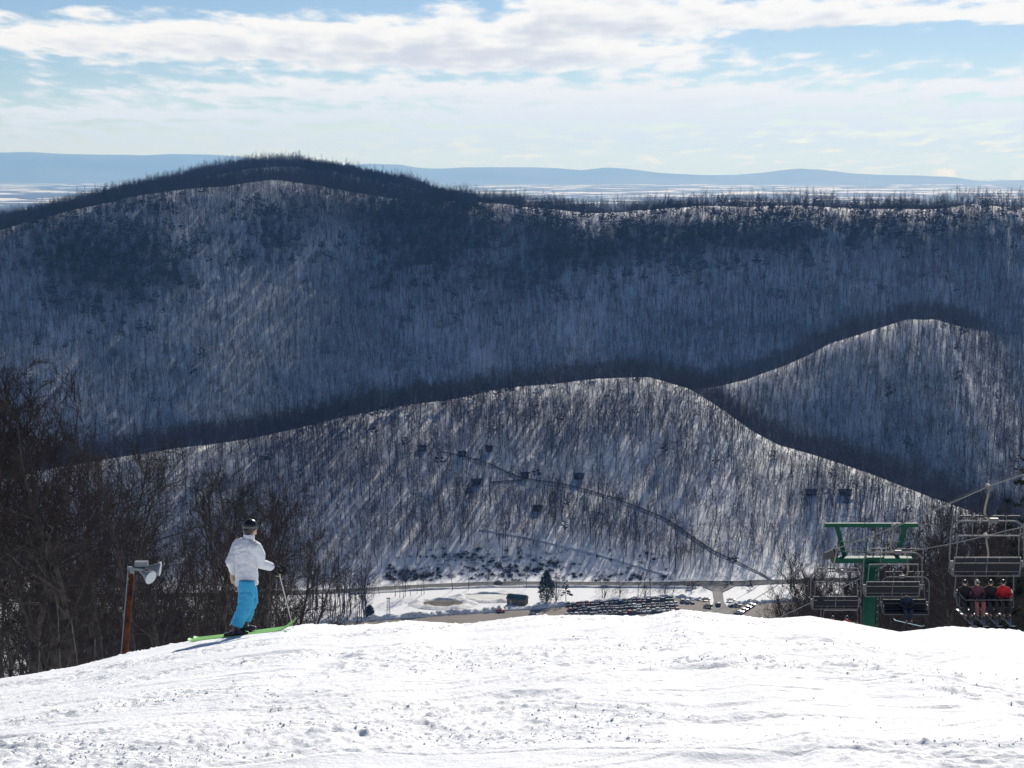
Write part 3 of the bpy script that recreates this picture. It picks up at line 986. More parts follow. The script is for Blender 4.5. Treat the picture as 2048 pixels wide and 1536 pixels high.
# trees round the lot and the ponds
spots = [(rng.uniform(615, 735), rng.uniform(1196, 1246), 'bare tree of the grove at the left end of the gravel lot', 'grove at the left end of the lot') for _ in range(52)]
spots += [(rng.uniform(735, 860), rng.uniform(1186, 1197), 'bare tree of the row between valley road and brown pond', 'trees between road and brown pond') for _ in range(12)]
spots += [(px, py, 'bare tree standing singly along the valley road', 'single trees along the valley road') for px, py in ((905, 1180), (938, 1178), (1053, 1176), (1205, 1196), (1240, 1198), (1276, 1194), (1347, 1184), (1300, 1190))]
spots += [(rng.uniform(1565, 1660), rng.uniform(1180, 1222), 'bare tree of the grove right of the second parking area', 'grove right of the second parking area') for _ in range(16)]
for px, py, lab, grp in spots:
    q = on_z(px, py, VALLEY)
    place_tree('bare_tree', MID[rng.randrange(len(MID))], (q.x, q.y, VALLEY), rng.uniform(.8, 1.2) * (1.3 if px < 740 else .85), rng.uniform(0, 6.28), lab, 'tree', grp)
scatter('hillside_woods', 'bare winter woods covering the hills', 'woods', [(x, y, z, rng.uniform(0, 6.28), (rng.uniform(.65, 1.15) if y < 1095 else (rng.uniform(.6, 1.05) if y < 1600 else rng.uniform(.6, .95))), rng.randrange(len(MID))) for x, y, z in rest], MID)
FP.sort(key=lambda q: q[1])
vis = [q for q in FP if -20 < project(q)[0] < 2070]
nP = 150
for x, y, z in vis[:nP]:
    pq = project((x, y, z))[0]
    zone = 'left part' if pq < 700 else ('middle' if pq < 1000 else ('summit' if pq < 1350 else 'right flank'))
    where = 'near' if y < 1100 else ('second' if y < 1290 and project((x, y, z))[0] > 1400 else 'main')
    place_tree('pine_tree', PINE[rng.randrange(len(PINE))], (x, y, z), rng.uniform(.5, .95), rng.uniform(0, 6.28),
               {'near': 'small dark pine among bare trees on the %s of the near hill' % zone, 'second': 'small dark pine on the low hill at the right', 'main': 'dark pine low on the face of the main mountain'}[where],
               'pine', {'near': 'pines on the %s of the near hill' % zone, 'second': 'pines of the right hill', 'main': 'pines low on the mountain'}[where])
vset = set(vis[:nP])
scatter('pine_stands', 'dark pine stands on the mountain', 'pine woods', [(x, y, z, rng.uniform(0, 6.28), (rng.uniform(.6, 1.15) if y < 1640 else rng.uniform(.45, .8)), rng.randrange(len(PINE))) for x, y, z in FP if (x, y, z) not in vset], PINE)
for px, py, Yd, s, lab in ((2075, 1100, 88, .62, 'large dark green pine cut by the right edge above the lift rope'),):
    q = at(px, 900, Yd)
    g = gz(q.x, Yd)
    top = at(px, 915, Yd).z
    place_tree('pine_tree', PINE_FINE, (q.x, Yd, g), max((top - g) / 14, .4), 1.0, lab, 'pine', None)
for px, py, s, lab in ((1375, 1180, .40, 'small dark spruce by the road sign'), (1386, 1182, .5, 'pair spruce right of the small one by the road'), (1132, 1203, .95, 'slender pine in front of the parked cars'), (1500, 1178, .5, 'small spruce beside the junction'),
                       (1040, 1113, .55, 'dark pine on the scrubby bank'), (1130, 1065, .7, 'lone pine in the middle of the near hill'), (1012, 1105, .4, 'small pine left on the scrubby bank')):
    x, y = hit(px, py)
    place_tree('pine_tree', PINE[3 if s < .6 else 1], (x, y, gz(x, y)), s, px, lab, 'pine', None)
print('trees', len(near_list), len(FB), len(FP), len(rest_b))

# ------------------------------------------------------------------ chairlift
LINE_X = (15.1, 19.05)                       # descending and climbing rope, tower between them
TOWER_Y = 79.0
TOWER_X = 17.0


def rope_pts(x, pts):
    out = []
    for i in range(len(pts) - 1):
        (y0, z0), (y1, z1) = pts[i], pts[i + 1]
        n = 10
        for k in range(n):
            t = k / n
            out.append((x, y0 + (y1 - y0) * t, z0 + (z1 - z0) * t - 4 * (.15 * (y1 - y0) / 40) * t * (1 - t)))
    out.append((x, pts[-1][0], pts[-1][1]))
    return out


def rope_z(x, y):
    pts = ROPE[x]
    return float(np.interp(y, [p[0] for p in pts], [p[1] for p in pts])) 


zt = at(1755, 1101, TOWER_Y).z
zA = at(1997, 972, 53.0).z
ROPE = {LINE_X[0]: [(20.0, zA + (53 - 20) * .30), (53.0, zA), (TOWER_Y, zt), (140.0, zt - 61 * .345)],
        LINE_X[1]: [(20.0, zt + (TOWER_Y - 20) * .285), (64.0, at(2048, 1060, 64).z), (TOWER_Y, zt), (140.0, zt - 61 * .345)]}
for x, lab in ((LINE_X[0], 'steel haul rope carrying the empty descending chairs'), (LINE_X[1], 'steel haul rope carrying the occupied climbing chairs')):
    tag(MB().tube(rope_pts(x, ROPE[x]), .021, 6).build('haul_rope', M_STEEL), lab, 'cable', 'haul ropes of the chairlift')
cl = [(x_, y_, z_ + .22 - .006 * abs(y_ - 53)) for x_, y_, z_ in rope_pts(LINE_X[0] + .25, ROPE[LINE_X[0]])][:21]
cl = cl + [(TOWER_X, TOWER_Y, zt + 1.62), (TOWER_X - .3, 140.0, zt + 1.62 - 61 * .345)]
tag(MB().tube(cl, .012, 5).build('signal_cable', M_DARK), 'thin dark signal cable running over the top of the lift tower', 'cable')


def build_tower():
    g = gz(TOWER_X, TOWER_Y)
    top = at(1755, 1050, TOWER_Y).z               # upper gantry beam
    arm = at(1755, 1119, TOWER_Y).z               # crossarm
    root = empty('lift_tower', (TOWER_X, TOWER_Y, g), 'green steel chairlift tower with crossarm and lifting gantry', 'lift tower')
    L = lambda z: z - g
    MB().tube([(0, 0, -.5), (0, 0, L(arm) - .05)], [.31, .27], 16).build('column', M_GREEN, root, True)
    b = MB()
    b.bar((-1.82, 0, L(arm)), (1.82, 0, L(arm)), .34, .28)
    b.build('crossarm', M_GREEN, root)
    MB().tube([(0, 0, L(arm) - .30), (0, 0, L(arm) - .14)], [.42, .42], 16).build('flange', M_GREEN, root)
    for s in (-1, 1):
        MB().bar((s * 1.22, 0, L(arm) + .14), (s * 1.62, 0, L(top) - .08), .16, .2).build('gantry_strut', M_GREEN, root)
    MB().bar((-2.2, 0, L(top)), (2.2, 0, L(top)), .18, .19).build('gantry_beam', M_GREEN, root)
    MB().box((0.1, 0, L(top) - .18), (.16, .14, .2)).build('cable_hanger', M_DARK, root)
    for s, x0, x1 in ((-1, -1.65, -.32), (1, .52, 1.88)):
        r = MB()
        for yy in (-.55,):
            for xx in (x0, x1):
                r.tube([(xx, yy, L(arm) + .12), (xx, yy, L(arm) + .98)], .028, 6)
            for zz in (.5, .98):
                r.tube([(x0, yy, L(arm) + zz), (x1, yy, L(arm) + zz)], .026, 6)
        r.build('catwalk_rail', M_GREEN, root)
        MB().box(((x0 + x1) / 2, -.42, L(arm) + .18), (x1 - x0, .42, .05)).build('catwalk_deck', M_GREEN, root)
    MB().tube([(.02, -.5, L(arm) + .12), (.02, -.5, L(arm) + .98)], .028, 6).build('rail_post', M_GREEN, root)
    # ladder up the column
    for s in (-1, 1):
        MB().tube([(.42, s * .17, .2), (.40, s * .17, L(arm) + .1)], .02, 6).build('ladder_rail', M_GREEN, root)
    rung = None
    for k in range(int((L(arm) - .4) / .32)):
        o = link('ladder_rung', rung, root) if rung else MB().tube([(.41, -.17, 0), (.41, .17, 0)], .014, 6).build('ladder_rung', M_GREEN, root)
        rung = o.data; o.location = (0, 0, .5 + k * .32)
    # sheave trains under both ropes
    wheel = None
    for lx in LINE_X:
        x = lx - TOWER_X
        bm = MB(); zc = L(rope_z(lx, TOWER_Y))
        s = .30
        bm.bar((x + .12, -1.15, zc - .28 + 1.15 * s), (x + .12, 1.15, zc - .28 - 1.15 * s), .05, .16)
        bm.bar((x + .12, 0, zc - .3), (x * .86, 0, L(arm)), .16, .16)
        beam = bm.build('sheave_beam', M_DARK, root)
        for k in range(6):
            yy = -1.05 + k * .42
            if wheel is None:
                w = MB(); w.tube([(-.05, 0, 0), (.05, 0, 0)], .17, 14); w.tube([(-.075, 0, 0), (-.05, 0, 0)], .2, 14); w.tube([(.05, 0, 0), (.075, 0, 0)], .2, 14)
                o = w.build('sheave_wheel', M_DARK, beam); wheel = o.data
            else:
                o = link('sheave_wheel', wheel, beam)
            o.location = (x, yy, zc - .195 - yy * s)
        MB().bar((x - .3, .2, zc - .5), (x - .3, -.2, zc + .25), .03, .03).build('rope_catcher', M_DARK, root)


build_tower()


def arc_corner(c, r, a0, a1, n, y):
    return [(c[0] + r * math.cos(a0 + (a1 - a0) * i / n), y, c[1] + r * math.sin(a0 + (a1 - a0) * i / n)) for i in range(n + 1)]


def build_chair(loc, rz, label, bar_down):
    """four-seat chair; origin at the grip on the rope, +Y is the way the riders face"""
    e = empty('lift_chair', loc, label, 'chairlift chair', None, rz)
    zb, zs, W = -1.08, -2.72, 1.16                # bail top, seat, half width
    g = MB(); g.box((0, 0, .0), (.13, .42, .12)); g.tube([(0, -.2, .05), (0, .2, .05)], .06, 8)
    g.build('grip', M_STEEL, e)
    hp = [(0, 0, -.02), (-.03, -.02, -.25), (-.10, -.05, -.55), (-.13, -.06, -.78), (-.10, -.05, -.93), (0.02, -.02, -1.03), (.14, 0, zb)]
    MB().tube(hp, .038, 8).build('hanger_arm', mat_hanger, e, True)
    MB().box((.2, 0, zb + .02), (.26, .15, .15)).build('hanger_clamp', M_STEEL, e)
    # bail: rounded hoop from seat corner over the top to the other corner
    r = .34
    p = [(-W + .10, .05, zs - .12), (-W - .02, -.02, zs + .45)]
    p += [(x, 0, z) for x, _, z in arc_corner((-W + r, zb - r), r, math.pi, math.pi / 2, 6, 0)]
    p += [(x, 0, z) for x, _, z in arc_corner((W - r, zb - r), r, math.pi / 2, 0, 6, 0)]
    p += [(W + .02, -.02, zs + .45), (W - .10, .05, zs - .12)]
    MB().tube(p, .026, 8).build('bail', M_STEEL, e, True)
    # seat frame and pads
    f = MB()
    f.tube([(-W + .1, -.06, zs - .12), (W - .1, -.06, zs - .12)], .024, 6)
    f.tube([(-W + .1, .46, zs - .10), (W - .1, .46, zs - .10)], .024, 6)
    f.tube([(-W + .12, -.13, zs + .48), (W - .12, -.13, zs + .48)], .026, 6)
    f.tube([(-W + .12, -.05, zs + .02), (W - .12, -.05, zs + .02)], .020, 6)
    for s in (-1, 1):
        f.tube([(s * (W - .1), .46, zs - .10), (s * (W - .1), -.06, zs - .12), (s * (W - .12), -.15, zs + .5)], .024, 6)
    for xx in (-.38, 0, .38):
        f.tube([(xx, -.05, zs - .1), (xx, -.16, zs + .5)], .014, 5)
    f.build('seat_frame', M_STEEL, e)
    for s in (-1, 1):
        MB().box((s * .535, .2, zs - .03), (1.04, .5, .09)).build('seat_pad', M_PAD, e)
        MB().box((s * .535, -.085, zs + .17), (1.02, .06, .27), Euler((R(10), 0, 0)).to_matrix()).build('backrest', M_PAD, e)
        MB().box((s * .535, -.12, zs + .40), (1.02, .06, .13), Euler((R(10), 0, 0)).to_matrix()).build('backrest', M_PAD, e)
        a = MB(); a.tube([(s * (W - .1), -.1, zs + .3), (s * (W - .08), .3, zs + .27), (s * (W - .08), .42, zs - .08)], .022, 6)
        a.build('armrest', M_STEEL, e)
        MB().box((s * (W - .03), -.12, zs + .28), (.10, .05, .2)).build('side_guard', M_STEEL, e)
    # restraint bar with footrests
    rb, fr = MB(), MB()
    if bar_down:
        for s in (-1, 1):
            rb.tube([(s * (W - .05), -.05, zs + .5), (s * (W - .1), .35, zs + .42), (s * (W - .22), .62, zs + .25)], .022, 6)
        rb.tube([(-W + .22, .62, zs + .25), (W - .22, .62, zs + .25)], .024, 6)
        for xx in (-.52, .52):
            rb.tube([(xx, .62, zs + .25), (xx, .72, zs - .52)], .018, 6)
            fr.tube([(xx - .4, .72, zs - .52), (xx + .4, .72, zs - .52)], .025, 6)
    else:
        for s in (-1, 1):
            rb.tube([(s * (W - .16), -.10, zs + .5), (s * (W - .20), -.16, zb - .44)], .020, 6)
        rb.tube([(-W + .2, -.16, zb - .44), (W - .2, -.16, zb - .44)], .022, 6)
        for xx in (-.52, .52):
            rb.tube([(xx, -.16, zb - .44), (xx * 1.02, -.2, zb + .2)], .014, 6)
            for q in (-.24, .24):
                fr.tube([(xx + q - .19, -.2, zb + .2), (xx + q + .19, -.2, zb + .2)], .026, 6)
    rb.build('restraint_bar', M_STEEL, e)
    fr.build('footrest', M_DARK, e)
    return e


mat_hanger = mat('weathered_hanger', (.30, .28, .22), .6, .4, .3, var=(.22, .20, .16), scale=10)
for y, lab in ((53.0, 'largest empty lift chair seen from behind at the right edge'), (66.0, 'empty lift chair seen from behind just right of the green tower'), (77.5, 'empty lift chair left of the green tower')):
    build_chair((LINE_X[0], y, rope_z(LINE_X[0], y) - .05), 0.0, lab, False)
CH_P, CH_S, CH_F = 67.0, 80.5, 96.0
CHAIRS_UP = {}
for y, lab in ((CH_P, 'lift chair carrying four riders at the right edge'), (CH_S, 'lift chair carrying a lone snowboarder'), (CH_F, 'farthest lift chair with two riders half hidden behind the snow crest')):
    CHAIRS_UP[y] = build_chair((LINE_X[1], y, rope_z(LINE_X[1], y) - .05), math.pi, lab, y == CH_P)

# ------------------------------------------------------------------ floodlight pole in the wood edge
def build_floodlight():
    Y0 = 45.0
    a, b = at(249, 1325, Y0), at(264, 1147, Y0)
    g = gz(a.x, Y0)
    e = empty('floodlight_pole', (a.x, Y0, min(g, a.z)), 'rusty brown pole with two grey bell floodlights at the wood edge', 'floodlight')
    o = Vector(e.location)
    rust = mat('rusty_steel', (.13, .038, .013), .85, .2, var=(.026, .011, .008), scale=5.0, detail=8)
    grey = mat('grey_enamel', (.20, .22, .25), .6, .3, var=(.15, .17, .20), scale=5)
    lens = mat('frosted_lens', (.42, .48, .52), .3, .4)
    P0, P1 = a - o, b - o
    d = (P1 - P0).normalized()
    MB().tube([P0 - d * 1.2, P0, P1], [.085, .08, .07], 12).build('pole', rust, e, True)
    MB().tube([P0 - d * 1.0 + Vector((-.11, 0, 0)), P1 + Vector((-.10, 0, .1))], .016, 6).build('conduit', grey, e)
    c = P1
    m = MB(); m.bar(c + Vector((-.10, 0, .16)), c + Vector((.34, -.03, .10)), .10, .07); m.bar(c + Vector((0, 0, -.05)), c + Vector((0, 0, .18)), .1, .1)
    m.build('bracket', grey, e)
    MB().box(c + Vector((.24, .10, .25)), (.34, .2, .13)).build('ballast_box', grey, e)
    for off, ax in ((Vector((.34, -.06, .02)), Vector((.80, -.55, -.30))), (Vector((.46, .16, .12)), Vector((.95, .05, -.12)))):
        ax.normalize()
        q = c + off
        bell = MB(); bell.tube([q - ax * .14, q - ax * .06, q + ax * .06, q + ax * .20, q + ax * .27], [.045, .06, .09, .165, .20], 20)
        bo = bell.build('floodlight_bell', grey, e, True)
        MB().tube([q + ax * .272, q + ax * .285], [.19, .18], 20).build('lens', lens, bo)


build_floodlight()

# ------------------------------------------------------------------ people
def bake(name, mb, voxel, matl, smooth=8, wrinkle=0.0, wscale=14.0, seed=1, factor=.5):
    """fuse overlapping lofts into one continuous skin"""
    me = mb.mesh(name + '_src', None)
    o = bpy.data.objects.new('tmp', me); COL.objects.link(o)
    r = o.modifiers.new('r', 'REMESH'); r.mode = 'VOXEL'; r.voxel_size = voxel; r.use_smooth_shade = True
    s = o.modifiers.new('s', 'SMOOTH'); s.iterations = smooth; s.factor = factor
    dg = bpy.context.evaluated_depsgraph_get()
    out = bpy.data.meshes.new_from_object(o.evaluated_get(dg))
    bpy.data.objects.remove(o)
    out.name = name
    if wrinkle:
        n = len(out.vertices); co = np.empty(n * 3, np.float32); out.vertices.foreach_get('co', co); co = co.reshape(-1, 3)
        no = np.empty(n * 3, np.float32); out.vertices.foreach_get('normal', no); no = no.reshape(-1, 3)
        w = fbm(co[:, 0] * wscale * .6 + co[:, 2] * 6, co[:, 2] * wscale + co[:, 1] * wscale * .6, seed, 3)
        w = 1 - np.abs(w) * 2.2
        co = co + no * (w * wrinkle)[:, None]
        out.vertices.foreach_set('co', co.ravel().astype(np.float32))
    out.materials.clear(); out.materials.append(matl)
    out.polygons.foreach_set('use_smooth', [True] * len(out.polygons))
    out.update()
    return out


def hand(mb, w, d, side, s=1.0, curl=.6, thick=1.0):
    """palm, four unequal curled fingers and a thumb; w wrist point, d pointing direction"""
    d = Vector(d).normalized(); side = (Vector(side) - d * Vector(side).dot(d)).normalized(); nrm = d.cross(side)
    w = Vector(w)
    mb.tube([w - d * .02 * s, w + d * .045 * s, w + d * .095 * s], [(.034 * s, .022 * s), (.044 * s, .024 * s), (.042 * s, .02 * s)], 10)
    for k, (off, L) in enumerate(((-.032, .070), (-.011, .080), (.011, .076), (.031, .060))):
        p = w + d * .085 * s + side * off * s; q = [p]
        dd = d.copy()
        for j in range(3):
            dd = (dd + nrm * curl).normalized()
            p = p + dd * (L * s / 3 * 1.2); q.append(p)
        mb.tube(q, [.0125 * s * thick, .012 * s * thick, .011 * s * thick, .009 * s * thick], 7)
    p = w + d * .02 * s - side * .035 * s
    mb.tube([p, p + (d * .6 - side * .8).normalized() * .035 * s, p + (d * .6 - side * .8).normalized() * .035 * s + (d + nrm * .6).normalized() * .035 * s], [.015 * s * thick, .014 * s * thick, .011 * s * thick], 7)


M_SKIN = mat('skin', (.50, .30, .22), .55, .4)
M_BLACKCLOTH = mat('black_fabric', (.016, .016, .018), .8, .2, var=(.028, .028, .031), scale=12)
M_BOOT = mat('boot_plastic', (.020, .022, .026), .35, .5)
M_HELMET = mat('black_helmet', (.012, .012, .014), .28, .5)
M_WHITEJ = mat('white_jacket', (.72, .74, .77), .75, .25, var=(.66, .69, .74), scale=6, bump=.15, bscale=60)
M_BLUE = mat('sky_blue_trousers', (.055, .40, .68), .75, .25, var=(.045, .34, .60), scale=5, bump=.12, bscale=50)
M_LIME = mat('lime_ski', (.26, .58, .10), .35, .5)
M_TAN = mat('tan_leather', (.48, .38, .25), .7, .3)
M_TRIM = mat('pale_piping', (.70, .78, .80), .7, .3)


def build_skier():
    Y0 = 24.4
    b = at(478, 1268, Y0)
    x0 = b.x
    g = snow_z(x0, Y0)
    e_z = g + .005
    z_tail, z_tip = snow_z(x0 - .7, Y0), snow_z(x0 + .85, Y0)
    tilt = math.atan2(z_tip - z_tail, 1.55)
    root = empty('person', (x0, Y0, e_z), 'skier in white jacket, sky blue trousers and black helmet standing on the crest', 'person')
    S = .955
    root.scale = (S, S, S)
    A = R(38)
    fwd, rt = Vector((math.sin(A), math.cos(A), 0)), Vector((math.cos(A), -math.sin(A), 0))
    # joints (x to the image right, y away from the camera, z up; boots at the origin)
    ank = {'n': Vector((-.02, -.13, .12)), 'f': Vector((.055, .13, .13))}
    knee = {'n': Vector((.125, -.13, .47)), 'f': Vector((.165, .13, .48))}
    hipc = Vector((.135, 0, .86)); hip = {'n': hipc + Vector((.02, -.105, -.02)), 'f': hipc + Vector((-.01, .105, -.02))}
    chest = Vector((.15, .02, 1.28)); neck = Vector((.175, .04, 1.50)); headc = Vector((.20, .05, 1.655))
    shR, shL = chest + rt * .185 + Vector((0, 0, .12)), chest - rt * .185 + Vector((0, 0, .12))
    elR, wrR = Vector((.345, -.02, 1.12)), Vector((.50, .12, 1.035))
    elL, wrL = Vector((-.115, .02, 1.13)), Vector((-.075, .16, .93))
    # body: one continuous figure from head to feet
    B = MB()
    B.tube([hipc - Vector((0, 0, .1)), hipc, Vector((.14, .01, 1.05)), chest, chest + Vector((.01, 0, .14)), neck], [(.13, .11), (.15, .12), (.13, .10), (.16, .11), (.13, .09), .055], 14)
    B.tube([neck - Vector((0, 0, .06)), neck + Vector((.01, 0, .09))], [.055, .055], 10)
    B.ball(headc + Vector((.01, .005, 0)), (.092, .078, .115), 16, 12)
    face = Vector((math.cos(R(35)), math.sin(R(35)), 0))
    B.tube([headc + face * .08 + Vector((0, 0, .01)), headc + face * .112 + Vector((0, 0, -.022))], [.012, .017], 8)          # nose
    B.ball(headc + face * .07 + Vector((0, 0, -.085)), (.035, .035, .03), 8, 6)                                            # chin
    B.ball(headc + face * .086 + Vector((0, 0, -.058)), (.016, .022, .010), 8, 6)                                          # lips
    for s in 'nf':
        B.tube([hip[s], knee[s], ank[s], ank[s] - Vector((0, 0, .06))], [.085, .058, .04, .04], 12)
        B.tube([ank[s] - Vector((.05, 0, .07)), ank[s] + Vector((.15, 0, -.075))], [.04, .035], 10)
    B.tube([shR, elR, wrR], [.05, .04, .028], 10); B.tube([shL, elL, wrL], [.05, .04, .028], 10)
    B.tube([shR, chest + Vector((0, 0, .1)), shL], [.05, .07, .05], 10)
    hand(B, wrR, (.75, .55, -.35), (0, 0, 1), .72, .6, .8)
    hand(B, wrL, (.12, .25, -1), (0, 1, 0), .72, .6, .8)
    link('body', bake('skier_body', B, .010, M_SKIN, 3), root)
    # jacket
    J = MB()
    J.tube([Vector((.135, 0, .795)), Vector((.135, 0, .82)), Vector((.135, 0, .95)), Vector((.14, .01, 1.08)), chest, chest + Vector((.005, .0, .10)), chest + Vector((.015, .01, .19)), neck + Vector((0, 0, -.0)), neck + Vector((.008, 0, .07))],
           [(.172, .165), (.180, .17), (.172, .155), (.172, .15), (.195, .15), (.185, .135), (.125, .105), (.082, .08), (.079, .078)], 20)
    J.tube([chest + rt * .12 + Vector((0, 0, .13)), shR, shR.lerp(elR, .5) + Vector((.03, 0, 0)), elR, elR.lerp(wrR, .6), wrR + (wrR - elR).normalized() * .02], [.085, .092, .085, .080, .068, .056], 14)
    J.tube([chest - rt * .12 + Vector((0, 0, .13)), shL, shL.lerp(elL, .5), elL, elL.lerp(wrL, .6), wrL], [.085, .090, .082, .078, .066, .055], 14)
    link('jacket', bake('skier_jacket', J, .011, M_WHITEJ, 4, .009, 15, 4), root)
    MB().tube([Vector((.135, 0, .786)), Vector((.135, 0, .808))], [(.176, .168), (.181, .172)], 24).build('jacket_hem', M_WHITEJ, root, True)
    # trousers
    T = MB()
    T.tube([Vector((.135, 0, .92)), Vector((.137, 0, .84)), Vector((.14, 0, .74))], [(.135, .138), (.142, .145), (.125, .14)], 18)
    for s in 'nf':
        cuff = ank[s] + Vector((.012, 0, .065))
        T.tube([hip[s] + Vector((0, 0, .04)), hip[s].lerp(knee[s], .45) + Vector((.005, 0, 0)), knee[s], knee[s].lerp(cuff, .5), cuff], [.125, .122, .114, .104, .098], 14)
    tr = link('trousers', bake('skier_trousers', T, .011, M_BLUE, 3, .011, 12, 9), root)
    sp = MB()
    hz = knee['n']
    sp.tube([hip['n'] + Vector((.04, -.118, .02)), hip['n'].lerp(knee['n'], .5) + Vector((.04, -.112, 0)), hip['n'].lerp(knee['n'], .75) + Vector((.035, -.108, 0))], .006, 6)
    sp.build('leg_stripe', mat('yellow_trim', (.50, .48, .16), .7, .3), tr)
    jk = [o for o in root.children if o.name.startswith('jacket') and 'hem' not in o.name][0]
    for pts in ([chest + rt * .15 + Vector((0, -.16, .14)), chest + rt * .12 + Vector((0, -.172, -.02)), Vector((.22, -.165, 1.08))], [chest - rt * .13 + Vector((-.01, -.10, .14)), chest - rt * .13 + Vector((0, -.12, 0)), Vector((.03, -.14, 1.08))]):
        MB().tube(pts, .004, 5).build('seam', M_TRIM, jk)
    for s in 'n':
        q = hip['n'].lerp(knee['n'], .42) + Vector((.055, -.118, 0))
        MB().box(q, (.085, .012, .03), Euler((0, R(12), 0)).to_matrix()).build('pocket_flap', M_BLUE, tr)
        sd_ = [knee['n'] + Vector((-.085, -.06, 0)), knee['n'].lerp(ank['n'], .5) + Vector((-.095, -.06, 0)), ank['n'] + Vector((-.085, -.06, .07))]
        MB().tube(sd_, .006, 5).build('piping', M_TRIM, tr)
    # helmet and goggles
    Hm = MB()
    Hm.ball(headc + Vector((-.005, 0, .035)), (.118, .105, .112), 20, 14)
    Hm.ball(headc + Vector((-.03, -.02, -.03)), (.088, .090, .085), 14, 10)
    link('helmet', bake('skier_helmet', Hm, .010, M_HELMET, 3), root)
    Gg = MB(); hd = headc + face * .085 + Vector((0, 0, .018)); sd = Vector((-face.y, face.x, 0))
    Gg.tube([hd - sd * .075 - face * .02, hd - sd * .04, hd + sd * .04, hd + sd * .075 - face * .02], [.03, .038, .038, .03], 10)
    gg = Gg.build('goggles', M_GLASS, root, True)
    st = [headc + Vector((.112 * math.cos(t), .103 * math.sin(t), .03)) * 1.0 + Vector((-.005, 0, 0)) for t in np.linspace(R(75), R(345), 20)]
    MB().tube([q for q in st], .011, 6).build('strap', mat('grey_strap', (.16, .16, .16), .7, .3), gg)
    # gloves
    Gr = MB(); hand(Gr, wrR + Vector((.01, .005, -.005)), (.75, .55, -.35), (0, 0, 1), 1.5, .62, 1.5)
    Gr.tube([wrR - (wrR - elR).normalized() * .035, wrR + (wrR - elR).normalized() * .03], [.050, .045], 12)
    link('glove', bake('right_glove', Gr, .0065, M_BLACKCLOTH, 2), root)
    Gl = MB(); hand(Gl, wrL + Vector((-.01, -.02, -.01)), (.12, .25, -1), (0, 1, 0), 1.65, .62, 1.5)
    gl = link('glove', bake('left_glove', Gl, .0065, M_TAN, 2), root)
    MB().tube([wrL - (wrL - elL).normalized() * .05, wrL + Vector((0, 0, -.015))], [.052, .047], 12).build('glove_cuff', M_BLACKCLOTH, gl, True)
    # boots
    rot = Matrix.Rotation(-tilt, 3, 'Y')
    for s in 'nf':
        bt = MB(); a = ank[s]; f0 = Vector((a.x, a.y, 0))
        zb = f0.x * math.tan(tilt) + .055
        bt.tube([Vector((a.x - .01, a.y, zb + .02)), a + Vector((0, 0, .0)), a + Vector((.055, 0, .14))], [(.062, .058), (.064, .060), (.066, .064)], 14)
        bt.tube([Vector((a.x - .11, a.y, zb - .02)), Vector((a.x, a.y, zb)), Vector((a.x + .12, a.y, zb + .0)), Vector((a.x + .19, a.y, zb + .0))], [(.045, .04), (.054, .052), (.052, .046), (.038, .03)], 12)
        bo = link('boot', bake('ski_boot', bt, .009, M_BOOT, 2), root)
        for k in range(3):
            q = a + Vector((.045 + .03 * k, -.062, -.03 + .045 * (1 - k)))
            MB().box(q, (.045, .012, .014)).build('buckle', M_STEEL, bo)
    # skis
    for k, s in enumerate('nf'):
        a = ank[s]
        V, Fc = [], []
        xs = np.linspace(-.80, .88, 40)
        for x in xs:
            t = (x + .80) / 1.68
            w = .041 + .016 * (2 * t - 1) ** 2 + .008 * t
            zz = .018
            if t > .86: zz += ((t - .86) / .14) ** 1.7 * .125; w *= 1 - .55 * ((t - .86) / .14) ** 3
            if t < .06: zz += ((.06 - t) / .06) ** 2 * .03
            if t < .02: w *= .8
            th = .013
            for yy, dz in ((-w, 0), (w, 0), (w, th), (-w, th)):
                V.append((x, yy, zz + dz))
        n = len(xs)
        for i in range(n - 1):
            for j in range(4):
                Fc.append((i * 4 + j, i * 4 + (j + 1) % 4, (i + 1) * 4 + (j + 1) % 4, (i + 1) * 4 + j))
        Fc += [(3, 2, 1, 0), tuple((n - 1) * 4 + j for j in range(4))]
        me = bpy.data.meshes.new('ski'); me.from_pydata(V, [], Fc); me.materials.append(M_LIME); me.update()
        o = empty('ski', (x0 + (a.x + .03 - .04 * k) * S, Y0 + a.y * S, snow_z(x0 + a.x * S, Y0 + a.y * S) - .012), 'lime green ski under the %s boot of the skier in white' % ('near' if s == 'n' else 'far'), 'ski', 'skis of the skier in white')
        o.scale = (.92, 1.1, .92); o.rotation_euler = (0, -math.atan2(snow_z(x0 + .7, Y0 + a.y) - snow_z(x0 - .65, Y0 + a.y), 1.35), 0)
        link('ski_blade', me, o)
        MB().box((.11, 0, .052), (.09, .07, .042), taper=.8).build('toe_binding', M_DARK, o)
        MB().box((-.17, 0, .056), (.11, .07, .055), taper=.8).build('heel_binding', M_DARK, o)
    # poles
    hR = wrR + Vector((.075, .055, -.035))
    for lab, top, tip, gl_ in (('ski pole held out in the right glove of the skier', hR + Vector((-.01, 0, .12)), Vector((.81, .22, .03)), True),
                               ('ski pole held low behind the left leg of the skier', wrL + Vector((.02, .06, .03)), Vector((-.02, .42, -.02)), False)):
        o = empty('ski_pole', (x0, Y0, e_z), lab, 'ski pole', 'poles of the skier in white'); o.scale = (S, S, S)
        d = (tip - top).normalized()
        MB().tube([top, top + d * .16], [.019, .016], 10).build('grip', M_DARK, o)
        MB().tube([top + d * .16, top + d * .62, tip], [.0085, .0085, .006], 8).build('shaft', mat('pole_shaft', (.62, .60, .55), .4, .5, .2), o)
        MB().tube([tip - d * .09, tip - d * .08], [.045, .043], 12).build('basket', M_DARK, o)
